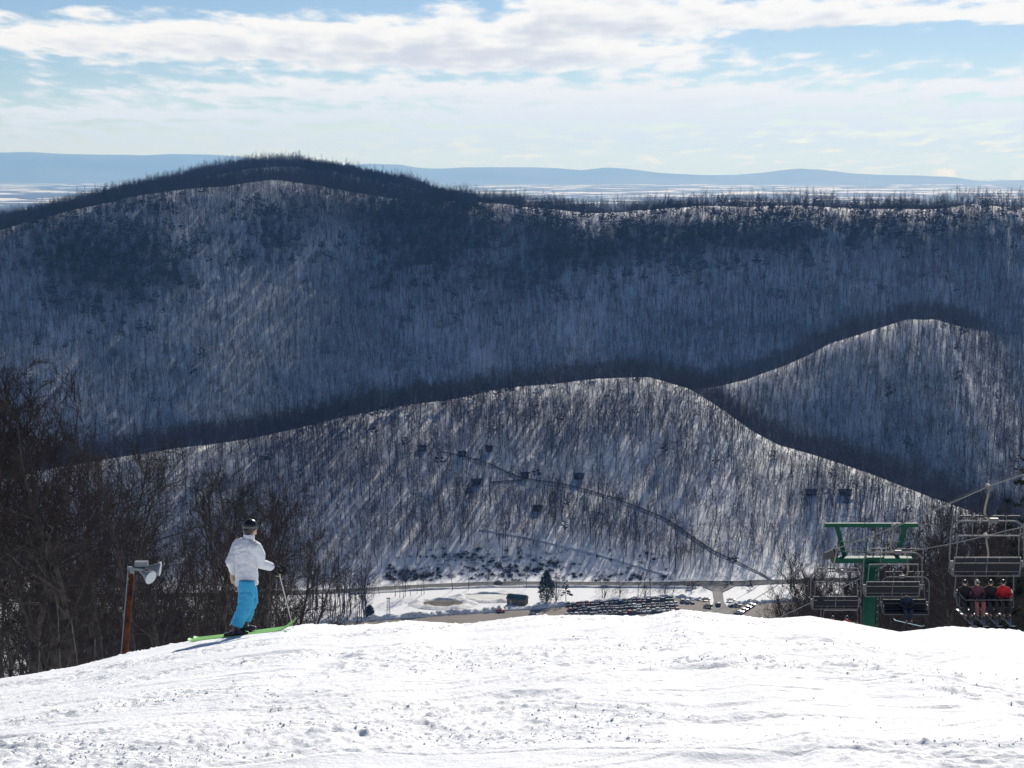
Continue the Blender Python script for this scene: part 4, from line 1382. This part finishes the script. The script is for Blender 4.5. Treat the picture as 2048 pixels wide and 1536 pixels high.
        if gl_:
            lp = [top + Vector((.02 + .075 * math.sin(t) * .8, 0, -.10 - .075 + .075 * math.cos(t))) for t in np.linspace(0, 2 * math.pi, 16)]
            MB().tube(lp, .008, 6).build('wrist_strap', M_TAN, o)


build_skier()


def build_rider(chair_y, seat_x, jm, tm, hm, label, board=None, lean=0.0):
    """seated lift rider facing the camera, feet hanging"""
    cx, cy, cz = LINE_X[1], chair_y, rope_z(LINE_X[1], chair_y) - .05
    # seat top in world space; the chair faces -Y
    root = empty('person', (cx - seat_x, cy - .18, cz - 2.66), label, 'person', None, math.pi)
    B = MB()
    hip = Vector((0, -.08, .10)); ch = Vector((0, -.10, .46)); nk = Vector((0, -.08, .62)); hd = Vector((lean, -.05, .76))
    B.tube([hip, Vector((0, -.09, .28)), ch, nk], [(.13, .1), (.12, .09), (.15, .1), .05], 12)
    B.tube([nk - Vector((0, 0, .05)), hd], [.05, .05], 8); B.ball(hd, (.078, .09, .11), 14, 10)
    B.tube([hd + Vector((0, .085, .005)), hd + Vector((0, .108, -.02))], [.012, .016], 6); B.ball(hd + Vector((0, .075, -.075)), (.03, .03, .03), 8, 6)
    J, T = MB(), MB()
    J.tube([hip - Vector((0, 0, .04)), Vector((0, -.08, .2)), ch, ch + Vector((0, .01, .1)), nk + Vector((0, 0, .03))], [(.19, .16), (.19, .155), (.205, .145), (.17, .12), .085], 16)
    T.tube([hip + Vector((0, 0, .06)), hip + Vector((0, .08, .0))], [(.18, .15), (.16, .12)], 12)
    for s in (-1, 1):
        sh, el, wr = Vector((s * .2, -.09, .53)), Vector((s * .29, .02, .27)), Vector((s * .15, .26, .24))
        B.tube([sh, el, wr], [.05, .04, .03], 8); hand(B, wr, (-s * .4, .8, -.1), (0, 0, 1), .95)
        J.tube([sh + Vector((-s * .07, 0, 0)), sh, el, wr], [.08, .085, .072, .058], 12)
        hp, kn, an = Vector((s * .10, -.02, .08)), Vector((s * .14, .44, .07)), Vector((s * .12, .50, -.36))
        B.tube([hp, kn, an], [.08, .055, .04], 10); B.tube([an, an + Vector((0, .17, -.04))], [.04, .035], 8)
        T.tube([hp, hp.lerp(kn, .6), kn, kn.lerp(an, .5), an], [.115, .10, .092, .085, .088], 12)
    link('body', bake('rider_body', B, .014, M_SKIN, 3), root)
    link('jacket', bake('rider_jacket', J, .016, jm, 4, .008, 12, 3), root)
    link('trousers', bake('rider_trousers', T, .016, tm, 4, .007, 12, 6), root)
    Hm = MB(); Hm.ball(hd + Vector((0, -.02, .035)), (.105, .115, .105), 14, 10); Hm.ball(hd + Vector((0, -.055, -.03)), (.095, .07, .085), 10, 8)
    link('helmet', bake('rider_helmet', Hm, .013, hm, 2), root)
    MB().tube([hd + Vector((-.07, .065, .02)), hd + Vector((-.035, .095, .02)), hd + Vector((.035, .095, .02)), hd + Vector((.07, .065, .02))], [.025, .032, .032, .025], 8).build('goggles', M_GLASS, root, True)
    for s in (-1, 1):
        g = MB(); hand(g, Vector((s * .15, .26, .24)), (-s * .4, .8, -.1), (0, 0, 1), 1.25, .5, 1.35)
        link('glove', bake('rider_glove', g, .010, M_BLACKCLOTH, 2), root)
        b = MB(); an = Vector((s * .12, .50, -.36))
        b.tube([an + Vector((0, 0, .07)), an + Vector((0, 0, -.1))], [.066, .06], 10); b.tube([an + Vector((0, -.06, -.11)), an + Vector((0, .2, -.12))], [(.05, .048), (.04, .035)], 10)
        link('boot', bake('rider_boot', b, .013, M_BOOT, 2), root)
    ox, oy, oz = root.location
    if board == 'skis':
        mt = mat('rider_ski', (.42, .43, .45), .4, .5, var=(.12, .13, .16), scale=5)
        for s in (-1, 1):
            pts = []
            o = empty('ski', (ox - s * .12, oy - .58, oz - .52), 'ski on the %s foot of the %s' % ('near' if s < 0 else 'off', label.split(' sitting')[0]), 'ski', 'skis of the lift riders', math.pi + s * .22)
            o.rotation_euler = (R(-14), 0, math.pi + s * .22)
            V, Fc = [], []
            ys = np.linspace(-.75, .85, 16)
            for y in ys:
                t = (y + .75) / 1.6; zz = 0 if t < .84 else ((t - .84) / .16) ** 1.7 * .1; w = .045 + .012 * (2 * t - 1) ** 2
                for xx, dz in ((-w, 0), (w, 0), (w, .014), (-w, .014)): V.append((xx, y, zz + dz))
            for i in range(15):
                for j in range(4): Fc.append((i * 4 + j, (i + 1) * 4 + j, (i + 1) * 4 + (j + 1) % 4, i * 4 + (j + 1) % 4))
            Fc += [(0, 1, 2, 3), (63, 62, 61, 60)]
            me = bpy.data.meshes.new('ski'); me.from_pydata(V, [], Fc); me.materials.append(mt); me.update()
            link('ski_blade', me, o)
            MB().box((0, .02, .05), (.075, .32, .05), taper=.85).build('binding', M_DARK, o)
    elif board == 'board':
        o = empty('snowboard', (ox, oy - .55, oz - .53), 'pale blue snowboard hanging from the feet of the lone chairlift rider', 'snowboard', None, math.pi)
        o.rotation_euler = (R(16), R(-13), math.pi)
        V, Fc = [], []
        xs = np.linspace(-.76, .76, 30)
        for x in xs:
            t = abs(x) / .76; w = (.125 + .02 * t * t) * math.sqrt(max(1 - max(0, (t - .80) / .2) ** 2, .02)); zz = 0 if t < .84 else ((t - .84) / .16) ** 1.6 * .07
            for yy, dz in ((-w, 0), (w, 0), (w, .014), (-w, .014)): V.append((x, yy, zz + dz))
        n = len(xs)
        for i in range(n - 1):
            for j in range(4): Fc.append((i * 4 + j, i * 4 + (j + 1) % 4, (i + 1) * 4 + (j + 1) % 4, (i + 1) * 4 + j))
        Fc += [(3, 2, 1, 0), tuple((n - 1) * 4 + j for j in range(4))]
        me = bpy.data.meshes.new('snowboard'); me.from_pydata(V, [], Fc); me.materials.append(mat('pale_blue_board', (.38, .62, .78), .35, .5)); me.update()
        link('board', me, o)
        for s in (-1, 1):
            MB().box((s * .22, 0, .045), (.12, .26, .06), taper=.85).build('binding', M_DARK, o)


MJ_BLACK = M_BLACKCLOTH
MJ_MAROON = mat('maroon_fabric', (.11, .035, .05), .8, .2, var=(.16, .07, .09), scale=14)
MJ_RED = mat('red_jacket', (.52, .02, .025), .75, .25)
MJ_ORANGE = mat('orange_red_jacket', (.62, .08, .02), .75, .25)
MP_PINK = mat('patterned_pink_trousers', (.30, .11, .10), .8, .2, var=(.16, .07, .08), scale=18)
MP_NAVY = mat('navy_trousers', (.02, .03, .055), .8, .2)
MH_PALE = mat('pale_helmet', (.45, .38, .28), .4, .5)
for sx, jm, tm, hm, lab, ln in ((.80, MJ_BLACK, MJ_BLACK, M_HELMET, 'rider in black with black helmet sitting leftmost on the full chair', .02), (.32, MJ_MAROON, MP_PINK, MH_PALE, 'rider in maroon jacket and pink trousers sitting on the full chair', 0),
                                (-.20, MJ_BLACK, MJ_BLACK, M_HELMET, 'rider in black sitting beside the red jacket on the full chair', -.02), (-.72, MJ_RED, MJ_BLACK, M_HELMET, 'rider in red jacket sitting at the picture edge on the full chair', 0)):
    build_rider(CH_P, sx, jm, tm, hm, lab, 'skis', ln)
build_rider(CH_S, -.05, MP_NAVY, MP_NAVY, M_HELMET, 'lone snowboarder in navy sitting on the chair behind the tower', 'board')
build_rider(CH_F, .50, MJ_ORANGE, MJ_BLACK, M_HELMET, 'rider in orange red jacket showing just above the snow crest', None)
build_rider(CH_F, -.32, MJ_RED, MJ_BLACK, M_HELMET, 'rider in red beside the green tower foot', None)

# ------------------------------------------------------------------ things in the valley
def valley(px, py):
    q = on_z(px, py, VALLEY)
    return q.x, q.y


# parked cars: body, glasshouse and wheels, copied as individuals
def car_profile(kind):
    if kind == 'saloon':
        return [(-2.2, .42), (-2.2, .85), (-1.7, .95), (-1.15, .98), (-.55, 1.40), (.55, 1.42), (1.15, 1.0), (1.95, .88), (2.2, .70), (2.22, .40)], 1.42
    if kind == 'suv':
        return [(-2.2, .48), (-2.25, .95), (-2.15, 1.08), (-1.9, 1.66), (-1.2, 1.74), (.4, 1.70), (1.0, 1.15), (1.9, 1.02), (2.2, .82), (2.22, .48)], 1.74
    return [(-2.5, .5), (-2.5, 1.0), (-.55, 1.02), (-.45, 1.70), (.5, 1.72), (1.05, 1.18), (2.1, 1.05), (2.4, .85), (2.4, .5)], 1.72


def car_meshes(kind, paint):
    prof, top = car_profile(kind)
    W = .9
    b = MB()
    n = len(prof); V = []
    for s in (-1, 1):
        for y, z in prof:
            k = 1 - .16 * max(0, (z - .95) / .75)
            V.append((s * W * k, y, z))
    b.v = V
    b.f = [tuple(range(n)), tuple(n + i for i in reversed(range(n)))] + [(i, n + i, n + (i + 1) % n, (i + 1) % n) for i in range(n)]
    body = b.mesh('car_body', paint)
    g = MB()
    zlo = 1.0 if kind == 'saloon' else 1.12
    cab = [p for p in prof if p[1] > zlo - .02]
    y0, y1 = min(p[0] for p in cab) + .1, max(p[0] for p in cab) - .05
    for s in (-1, 1):
        x1, x0 = s * (W * (1 - .16 * max(0, (zlo - .95) / .75)) + .012), s * (W * (1 - .16 * (top - .12 - .95) / .75) + .012)
        g.poly([(x1, y0, zlo), (x1, y1 - .1, zlo), (x0, y1 - .65, top - .12), (x0, y0 + .35, top - .12)][::s])
    # windscreen and rear screen lie just proud of the body
    for i in range(n - 1):
        (ya, za), (yb, zb) = prof[i], prof[i + 1]
        if abs(zb - za) > .3 and min(za, zb) > .9:
            nx = Vector((0, -(zb - za), (yb - ya))).normalized() * .015
            if nx.z < 0: nx = -nx
            g.poly([(-W * .78, ya + nx.y, za + nx.z + .04), (W * .78, ya + nx.y, za + nx.z + .04), (W * .72, yb + nx.y, zb + nx.z - .04), (-W * .72, yb + nx.y, zb + nx.z - .04)])
    return body, g.mesh('car_glass', M_GLASS)


_w = MB(); _w.tube([(-.11, 0, 0), (.11, 0, 0)], .33, 12); WHEEL = _w.mesh('wheel', M_RUBBER)
_l = MB(); _l.box((0, 0, 0), (.34, .05, .14)); LAMP = _l.mesh('headlight', mat('headlight', (.6, .6, .6), .2, .6))
PAINTS = {n: mat(n.replace(' ', '_') + '_paint', c, .3, .5, coat=.4) for n, c in {'white': (.62, .63, .64), 'silver': (.36, .37, .38), 'grey': (.12, .125, .13), 'black': (.015, .016, .018), 'dark blue': (.02, .04, .10), 'red': (.28, .02, .02), 'dark green': (.015, .05, .035)}.items()}
KINDS_ = {'saloon': 'saloon car', 'suv': 'tall estate car', 'pickup': 'pickup truck'}
CARS = {}


def place_car(px, py, kind, colour, rz, label, group):
    if (kind, colour) not in CARS: CARS[(kind, colour)] = car_meshes(kind, PAINTS[colour])
    bm, gm = CARS[(kind, colour)]
    x, y = valley(px, py)
    e = empty('parked_car' if group else 'car', (x, y, VALLEY + .31), label, 'car', group, rz)
    link('body', bm, e); link('window', gm, e)
    for sx in (-1, 1):
        for sy in (-1.38, 1.38):
            w = link('wheel', WHEEL, e); w.location = (sx * .80, sy, .33)
        h = link('headlight', LAMP, e); h.location = (sx * .62, 2.2 if kind != 'pickup' else 2.39, .74)
    return e


rc = random.Random(12)
cols = ['white', 'silver', 'silver', 'grey', 'grey', 'black', 'black', 'black', 'dark blue', 'dark blue', 'red', 'dark green']
for ri, (x0, y0, x1, y1, n, rowname) in enumerate(((1137, 1213, 1352, 1200, 24, 'back'), (1140, 1223, 1352, 1212, 24, 'middle'), (1134, 1235, 1354, 1222, 24, 'front'))):
    seq = []
    for k in range(n):
        if rc.random() < .04: continue
        c = rc.choice(cols) if ri else rc.choice(cols[3:])
        kd = rc.choice(('saloon', 'suv', 'suv', 'suv', 'pickup'))
        t = k / (n - 1)
        seq.append((t, c, kd))
    for i, (t, c, kd) in enumerate(seq):
        end = ', leftmost of the row' if i == 0 else (', rightmost of the row' if i == len(seq) - 1 else '')
        nb = '' if end or i == 0 else ' next to a %s car' % seq[i - 1][1]
        place_car(x0 + (x1 - x0) * t, y0 + (y1 - y0) * t, kd, c, (0 if rc.random() < .3 else math.pi) + .12 + rc.gauss(0, .03),
                  '%s %s parked in the %s row%s%s' % (c, KINDS_[kd], rowname, nb, end), 'cars parked in the %s row of the lot' % rowname)
for i in range(8):
    t = i / 7
    c = cols[(i * 5) % len(cols)]
    place_car(1476 + 26 * t, 1229 - 17 * t, ('suv', 'saloon')[i % 2], c, 1.0, '%s %s parked in the slanting row right of the entry road' % (c, KINDS_[('suv', 'saloon')[i % 2]]), 'cars parked right of the entry road')
for px, py, kd, c, rz, lab in ((1416, 1216, 'suv', 'black', 1.4, 'black estate car at the mouth of the parking lot'), (1412, 1202, 'saloon', 'grey', 1.5, 'grey car at the snowy corner left of the entry road'), (1436, 1212, 'suv', 'dark green', .1, 'dark green estate car driving down the entry road'),
                               (1474, 1214, 'pickup', 'grey', 1.5, 'grey pickup right of the entry road'), (1365, 1205, 'suv', 'silver', 0, 'silver estate car left of three by the snow bank'), (1375, 1206, 'suv', 'white', 0, 'white estate car in the middle by the snow bank'),
                               (1385, 1207, 'saloon', 'grey', 0, 'grey car right of three by the snow bank'), (997, 1168, 'saloon', 'black', 1.57, 'black car driving along the valley road'),
                               (1001, 1225, 'pickup', 'red', 1.4, 'red pickup parked alone on the gravel lot'), (1066, 1233, 'saloon', 'dark blue', 1.5, 'dark blue car alone behind the snow crest'), (1462, 1203, 'saloon', 'white', 1.4, 'white car on the snowy verge right of the entry road')):
    place_car(px, py, kd, c, rz, lab, None)


# ponds
def pond(px, py, rx, ry, matl, label, rz=0.0):
    cx, cy = valley(px, py)
    me = MB(); ring = [(cx + rx * math.cos(t) * (1 + .06 * math.sin(3 * t)), cy + ry * math.sin(t) * (1 + .05 * math.cos(2 * t)), VALLEY + .5) for t in np.linspace(0, 2 * math.pi, 49)[:-1]]
    me.poly(ring)
    tag(me.build('pond', matl), label, kind='structure')
    # raised snowy bank round the water
    b = MB(); n = 64
    prof = [(1.0, .35), (1.07, .7), (1.2, 1.3), (1.36, 1.35), (1.8, .1)]
    for i in range(n):
        t = 2 * math.pi * i / n
        kx = (1 + .06 * math.sin(3 * t)); ky = (1 + .05 * math.cos(2 * t))
        for k, h in prof:
            b.v.append((cx + rx * k * math.cos(t) * kx, cy + ry * k * math.sin(t) * ky, VALLEY + h * (.85 + .2 * math.sin(5 * t) + .12 * math.sin(11 * t + 1))))
    m_ = len(prof)
    for i in range(n):
        j = (i + 1) % n
        for k in range(m_ - 1):
            b.f.append((i * m_ + k, j * m_ + k, j * m_ + k + 1, i * m_ + k + 1))
    tag(b.build('pond_bank', M_BERM, None, True), 'raised snowy bank around the ' + label.split(' with')[0], kind='structure')


pond(886, 1208.5, 9.3, 6.5, mat('brown_pond', (.12, .085, .045), .25, .5, var=(.19, .15, .10), scale=.25), 'small brown pond with patches of ice')
pond(975, 1196, 10.5, 6.0, mat('pond_ice', (.62, .62, .55), .4, .4, var=(.74, .75, .72), scale=.15), 'frozen pale pond with dull ice')


# pump house by the ponds
def pump_house():
    x, y = valley(1035, 1208)
    e = empty('pump_house', (x, y, VALLEY), 'small brown pump house with green roof beside the frozen pond', 'hut', None, R(-20))
    wall = mat('brown_boards', (.10, .075, .05), .85, .2, var=(.14, .11, .08), scale=2)
    roof = mat('green_metal_roof', (.02, .075, .05), .5, .4)
    W, D, H = 9.0, 5.0, 2.9
    b = MB()
    b.v = [(-W / 2, -D / 2, 0), (W / 2, -D / 2, 0), (W / 2, D / 2, 0), (-W / 2, D / 2, 0), (-W / 2, -D / 2, H), (W / 2, -D / 2, H), (W / 2, D / 2, H), (-W / 2, D / 2, H), (-W / 2, 0, H + 1.4), (W / 2, 0, H + 1.4)]
    b.f = [(0, 1, 5, 4), (2, 3, 7, 6), (1, 2, 6, 9, 5), (3, 0, 4, 8, 7), (3, 2, 1, 0)]
    b.build('wall', wall, e)
    for s in (-1, 1):
        r = MB(); a = Vector((0, s * -.01, H + 1.5)); c = Vector((0, s * (D / 2 + .45), H - .12))
        r.v = [(-W / 2 - .4, a.y, a.z), (W / 2 + .4, a.y, a.z), (W / 2 + .4, c.y, c.z), (-W / 2 - .4, c.y, c.z)]
        r.v += [(p[0], p[1], p[2] + .14) for p in r.v]
        r.f = [(0, 1, 2, 3), (7, 6, 5, 4), (0, 4, 5, 1), (1, 5, 6, 2), (2, 6, 7, 3), (3, 7, 4, 0)]
        ro = r.build('roof', roof, e)
        if s > 0:
            q = MB(); q.v = [(p[0] * .96, p[1] * .9 + .1, p[2] + .16) for p in r.v[4:]] + [(p[0] * .96, p[1] * .9 + .1, p[2] + .30) for p in r.v[4:]]; q.f = r.f
            q.build('roof_snow', M_BERM, ro)
    d = MB(); d.box((-2.6, -D / 2 - .03, 1.05), (1.0, .08, 2.1)); d.build('door', mat('grey_door', (.30, .30, .29), .6, .3), e)
    for xx in (0.4, 2.8):
        MB().box((xx, -D / 2 - .03, 1.7), (1.1, .07, .8)).build('window', M_GLASS, e)


pump_house()


# cabins on the near hill
def cabin(px, py, w, label, ang=0.0):
    x, y = hit(px, py); w *= .68
    z = gz(x, y)
    e = empty('cabin', (x, y, z), label, 'cabin', None, R(ang))
    wall = MATS.get('dark_logs') or mat('dark_logs', (.026, .021, .022), .9, .15, var=(.045, .037, .034), scale=1.5)
    roof = MATS.get('dark_shingle') or mat('dark_shingle', (.03, .03, .036), .85, .2)
    D, H = w * .6, 1.9
    b = MB(); b.box((0, 0, H / 2 - .6), (w, D, H + 1.2)); b.build('wall', wall, e)
    r = MB(); o = .5
    r.v = [(-w / 2 - o, -D / 2 - o, H - .1), (w / 2 + o, -D / 2 - o, H - .1), (w / 2 + o, D / 2 + o, H - .1), (-w / 2 - o, D / 2 + o, H - .1), (-w / 2 - o, 0, H + 1.0), (w / 2 + o, 0, H + 1.0)]
    r.f = [(0, 1, 5, 4), (2, 3, 4, 5), (1, 2, 5), (3, 0, 4), (3, 2, 1, 0)]
    ro = r.build('roof', roof, e)
    MB().box((w * .28, .3, H + 1.0), (.5, .5, .9)).build('chimney', wall, ro)
    MB().box((w * .1, -D / 2 - .04, .95), (.9, .1, 1.9)).build('door', MATS['grey_door'], e)
    for xx in (-.28, .36):
        MB().box((w * xx, -D / 2 - .04, 1.4), (1.1, .1, .9)).build('window', M_GLASS, e)
    MB().box((0, -D / 2 - .9, -.25), (w * .9, 1.7, .2)).build('porch', wall, e)


for px, py, w, lab in ((845, 900, 6.5, 'dark cabin highest at the left end of the hill road'), (924, 912, 6, 'dark cabin on the upper bend of the hill road'), (978, 901, 5.5, 'small dark cabin right above the upper hill road'), (953, 967, 7.5, 'brown cabin below the road at the end of a short track'),
                       (1050, 954, 6, 'dark cabin at the middle bend of the hill road'), (1158, 956, 8, 'long dark cabin above the hill road on the right'), (1075, 1020, 6.5, 'lowest dark cabin in the trees below the hill road'),
                       (1622, 988, 8.5, 'long dark house left of two on the right flank'), (1690, 988, 9.5, 'long dark house right of two on the right flank')):
    cabin(px, py, w, lab, (px * 7) % 30 - 15)


# lattice mast by the pond
def mast():
    x, y = valley(777, 1233)
    e = empty('lattice_mast', (x, y, VALLEY), 'slim steel lattice mast on the snow left of the brown pond', 'mast')
    h = 8.5
    for sx in (-1, 1):
        for sy in (-1, 1):
            MB().tube([(sx * .75, sy * .75, 0), (sx * .5, sy * .5, h)], .07, 5).build('leg', M_STEEL, e)
    for k in range(6):
        z0, z1 = h * k / 6, h * (k + 1) / 6; r0, r1 = .75 - .25 * k / 6, .75 - .25 * (k + 1) / 6
        b = MB()
        for (ax, ay), (bx, by) in (((-1, -1), (1, -1)), ((1, -1), (1, 1)), ((1, 1), (-1, 1)), ((-1, 1), (-1, -1))):
            b.tube([(ax * r0, ay * r0, z0), (bx * r1, by * r1, z1)], .04, 4); b.tube([(ax * r1, ay * r1, z1), (bx * r1, by * r1, z1)], .04, 4)
        b.build('brace', M_STEEL, e)
    MB().box((0, 0, h + .15), (1.7, 1.7, .3)).build('platform', M_DARK, e)


mast()


# road sign
def road_sign():
    x, y = valley(1381, 1176)
    e = empty('road_sign', (x, y, VALLEY), 'reddish resort sign board beside the junction', 'sign')
    for s in (-1, 1): MB().tube([(s * 1.4, 0, 0), (s * 1.4, 0, 3.2)], .12, 6).build('post', MATS['dark_logs'], e)
    MB().box((0, -.1, 2.6), (3.4, .16, 2.0)).build('board', mat('red_board', (.20, .05, .05), .7, .3, var=(.30, .22, .2), scale=1.2), e)


road_sign()


# big evergreen bush and round shrubs
def bush(px, py, w, h, matl, label, seed, n=900, name='bush', cat='bush', woody=False):
    x, y = valley(px, py)
    e = empty(name, (x, y, VALLEY), label, cat)
    rng_ = random.Random(seed)
    T, C = MB(), MB()
    for k in range(7):
        d = Vector((rng_.gauss(0, .25), rng_.gauss(0, .25), 1)).normalized()
        T.tube([(0, 0, -.3), d * h * .5, d * h * .85 + Vector((0, 0, .1))], [.14, .08, .03], 5)
    for _ in range(n):
        t = rng_.random() ** .8
        rr = w / 2 * math.sin(math.pi * min(.12 + .88 * t, 1) ** .8) ** .7 * rng_.random() ** .5
        a = rng_.uniform(0, 6.28)
        c = Vector((rr * math.cos(a), rr * math.sin(a), h * t))
        dd = Vector((math.cos(a) * .5 + rng_.gauss(0, .5), math.sin(a) * .5 + rng_.gauss(0, .5), .5 + rng_.gauss(0, .5))).normalized()
        sliver(C, c, dd, rng_.uniform(.7, 1.5), (.07 if woody else .45), rng_)
    T.build('trunk', M_BARK, e); C.build('crown', matl, e)


bush(1093, 1203, 8.0, 14.5, M_NEEDLE, 'big dark evergreen bush standing behind the pump house', 3, 1800, 'evergreen_bush', 'bush')
bush(1112, 1203, 6.0, 12.5, M_FARTWIG, 'brown twiggy shrub just right of the big evergreen bush', 4, 1400, 'twiggy_shrub', 'bush', True)
bush(739, 1234, 4.2, 5.2, M_NEEDLE, 'round dark evergreen shrub at the corner of the gravel lot', 5, 800, 'evergreen_shrub', 'bush')
for k, (px, py, w, h) in enumerate(((1210, 1192, 12, 5), (1240, 1190, 9, 4), (1290, 1192, 10, 5), (1330, 1190, 9, 5))):
    bush(px, py, w, h, M_FARTWIG, ['brown brush behind the left end of the parked cars', 'low brown brush behind the parked cars', 'wide brown brush above the car rows', 'brown brush at the right end of the car rows'][k], 20 + k, 700, 'brown_brush', 'bush', True)


# ploughed snow along the lot
def berm(pts, w, h, label, seed):
    pl = smooth_poly([valley(*p) for p in pts], 14)
    V, Fc = [], []
    n = 7
    for i, p in enumerate(pl):
        a, b = Vector(pl[max(i - 1, 0)]), Vector(pl[min(i + 1, len(pl) - 1)])
        d = (b - a).normalized(); s = Vector((-d.y, d.x))
        hh = h * (.55 + .7 * abs(float(vnoise(np.array([i * .31]), np.array([seed * 3.3]), seed)[0])))
        for k in range(n):
            t = k / (n - 1) * 2 - 1
            q = Vector(p) + s * (t * w / 2 * (1 + .25 * float(vnoise(np.array([i * .5]), np.array([k * 1.7]), seed + 1)[0])))
            V.append((q.x, q.y, VALLEY + .2 + hh * (1 - t * t) * (1 + .3 * float(vnoise(np.array([i * .9]), np.array([k * .9]), seed + 2)[0]))))
    for i in range(len(pl) - 1):
        for k in range(n - 1): Fc.append((i * n + k, i * n + k + 1, (i + 1) * n + k + 1, (i + 1) * n + k))
    me = bpy.data.meshes.new('snow_bank'); me.from_pydata(V, [], Fc); me.materials.append(M_BERM); me.update()
    tag(link('snow_bank', me), label, kind='structure')


berm([(600, 1258), (650, 1250), (700, 1243), (760, 1239), (840, 1234), (900, 1228), (950, 1226), (1000, 1222)], 5, 2.0, 'ploughed snow bank along the far edge of the gravel lot', 4)
berm([(1010, 1221), (1060, 1217), (1120, 1212), (1200, 1205), (1300, 1199), (1350, 1195), (1400, 1201)], 4, 1.4, 'low ploughed snow bank behind the parked cars', 7)
berm([(1462, 1215), (1475, 1208), (1520, 1206), (1600, 1201)], 4, 1.5, 'ploughed snow bank right of the entry road', 9)
berm([(700, 1188), (800, 1182), (900, 1177), (1000, 1174), (1150, 1174), (1300, 1175), (1395, 1176)], 3, .8, 'snow verge between the valley road and the ponds', 11)


# dark scrub and rock on the road bank
def scrub():
    r = random.Random(8)
    T = MB()
    cnt = 0
    while cnt < 420:
        px, py = r.uniform(770, 1350), r.uniform(1095, 1166)
        w = math.exp(-((px - 810) / 60) ** 2 - ((py - 1152) / 12) ** 2) + .8 * math.exp(-((px - 1010) / 60) ** 2 - ((py - 1140) / 13) ** 2) + .6 * math.exp(-((px - 930) / 70) ** 2 - ((py - 1112) / 10) ** 2) + .7 * math.exp(-((px - 1110) / 25) ** 2 - ((py - 1130) / 12) ** 2) + .35 * math.exp(-((px - 1230) / 90) ** 2 - ((py - 1155) / 7) ** 2) + .03
        if r.random() > w: continue
        x, y = hit(px, py, 840, 960)
        z = gz(x, y); cnt += 1
        s = r.uniform(.7, 1.9)
        if r.random() < .3:
            T.ball((x, y, z), (s * .7, s * .6, s * .5), 6, 4, Euler((r.random(), r.random(), r.random() * 6)).to_matrix())
        for _ in range(26):
            d = Vector((r.gauss(0, .7), r.gauss(0, .7), abs(r.gauss(.6, .4)))).normalized()
            sliver(T, Vector((x + r.gauss(0, .5) * s, y + r.gauss(0, .5) * s, z - .1)), d, s * r.uniform(.7, 1.4), .16 * s, r)
    tag(T.build('bank_scrub', mat('scrub', (.040, .034, .034), .95, .1, var=(.07, .055, .05), scale=.3)), 'dark scrub and rocks on the road bank', 'scrub', kind='stuff')


scrub()


# loose clods of snow, thick in the churned patches
def snow_clods():
    r = np.random.RandomState(3)
    n = 60000
    y = 9 + 18 * r.rand(n) ** 1.2
    x = r.uniform(-.33, .33, n) * y
    wx = x + .35 * fbm(x * .9, y * .9, 71, 2); wy = y + .35 * fbm(x * .9, y * .9, 72, 2)
    dens = np.clip(fbm(wx * .35, wy * .8, 33, 3) * 2.6 + .15, .02, 1) * np.clip(fbm(wx * 1.5, wy * 2.2, 74, 2) * 1.6 + .45, .05, 1)
    k = r.rand(n) < dens * .6
    x, y = x[k], y[k]
    n = len(x)
    z = slope_z(x, y) + snow_detail(x, y)
    s = .004 + .008 * r.rand(n) ** 4
    base = np.array([(1, 0, 0), (0, 1, 0), (-1, 0, 0), (0, -1, 0), (0, 0, 1), (0, 0, -1)], float)
    V = base[None] * s[:, None, None] * r.uniform(.65, 1.35, (n, 6, 1)) + r.normal(0, .18, (n, 6, 3)) * s[:, None, None]
    a = r.uniform(0, 6.28, n); ca, sa = np.cos(a)[:, None], np.sin(a)[:, None]
    X_, Y_ = V[:, :, 0] * ca - V[:, :, 1] * sa, V[:, :, 0] * sa + V[:, :, 1] * ca
    P = np.stack([X_ + x[:, None], Y_ + y[:, None], V[:, :, 2] * .8 + (z + s * .25)[:, None]], -1).reshape(-1, 3)
    tri = np.array([(0, 1, 4), (1, 2, 4), (2, 3, 4), (3, 0, 4), (1, 0, 5), (2, 1, 5), (3, 2, 5), (0, 3, 5)])
    Fc = (tri[None] + (np.arange(n) * 6)[:, None, None]).reshape(-1, 3)
    me = bpy.data.meshes.new('snow_clods'); me.from_pydata(P.tolist(), [], Fc.tolist()); me.materials.append(M_SNOW); me.update()
    tag(link('snow_clods', me), 'loose clods of snow scattered over the slope', 'snow', kind='stuff')
    print('clods', n)


snow_clods()

# ------------------------------------------------------------------ the air
def build_haze():
    m = bpy.data.materials.new('haze'); m.use_nodes = True
    nt = m.node_tree; nt.nodes.clear()
    pv = nt.nodes.new('ShaderNodeVolumePrincipled')
    pv.inputs['Color'].default_value = (.19, .44, 1.0, 1)
    pv.inputs['Density'].default_value = 5.6e-5
    pv.inputs['Absorption Color'].default_value = (1, 1, 1, 1)
    pv.inputs['Anisotropy'].default_value = .25
    out = nt.nodes.new('ShaderNodeOutputMaterial'); nt.links.new(pv.outputs[0], out.inputs['Volume'])
    mb = MB(); mb.box((0, 20500, 60), (56000, 46000, 640))
    o = mb.build('haze', m)
    tag(o, 'pale blue winter haze over the valley', kind='stuff')


build_haze()
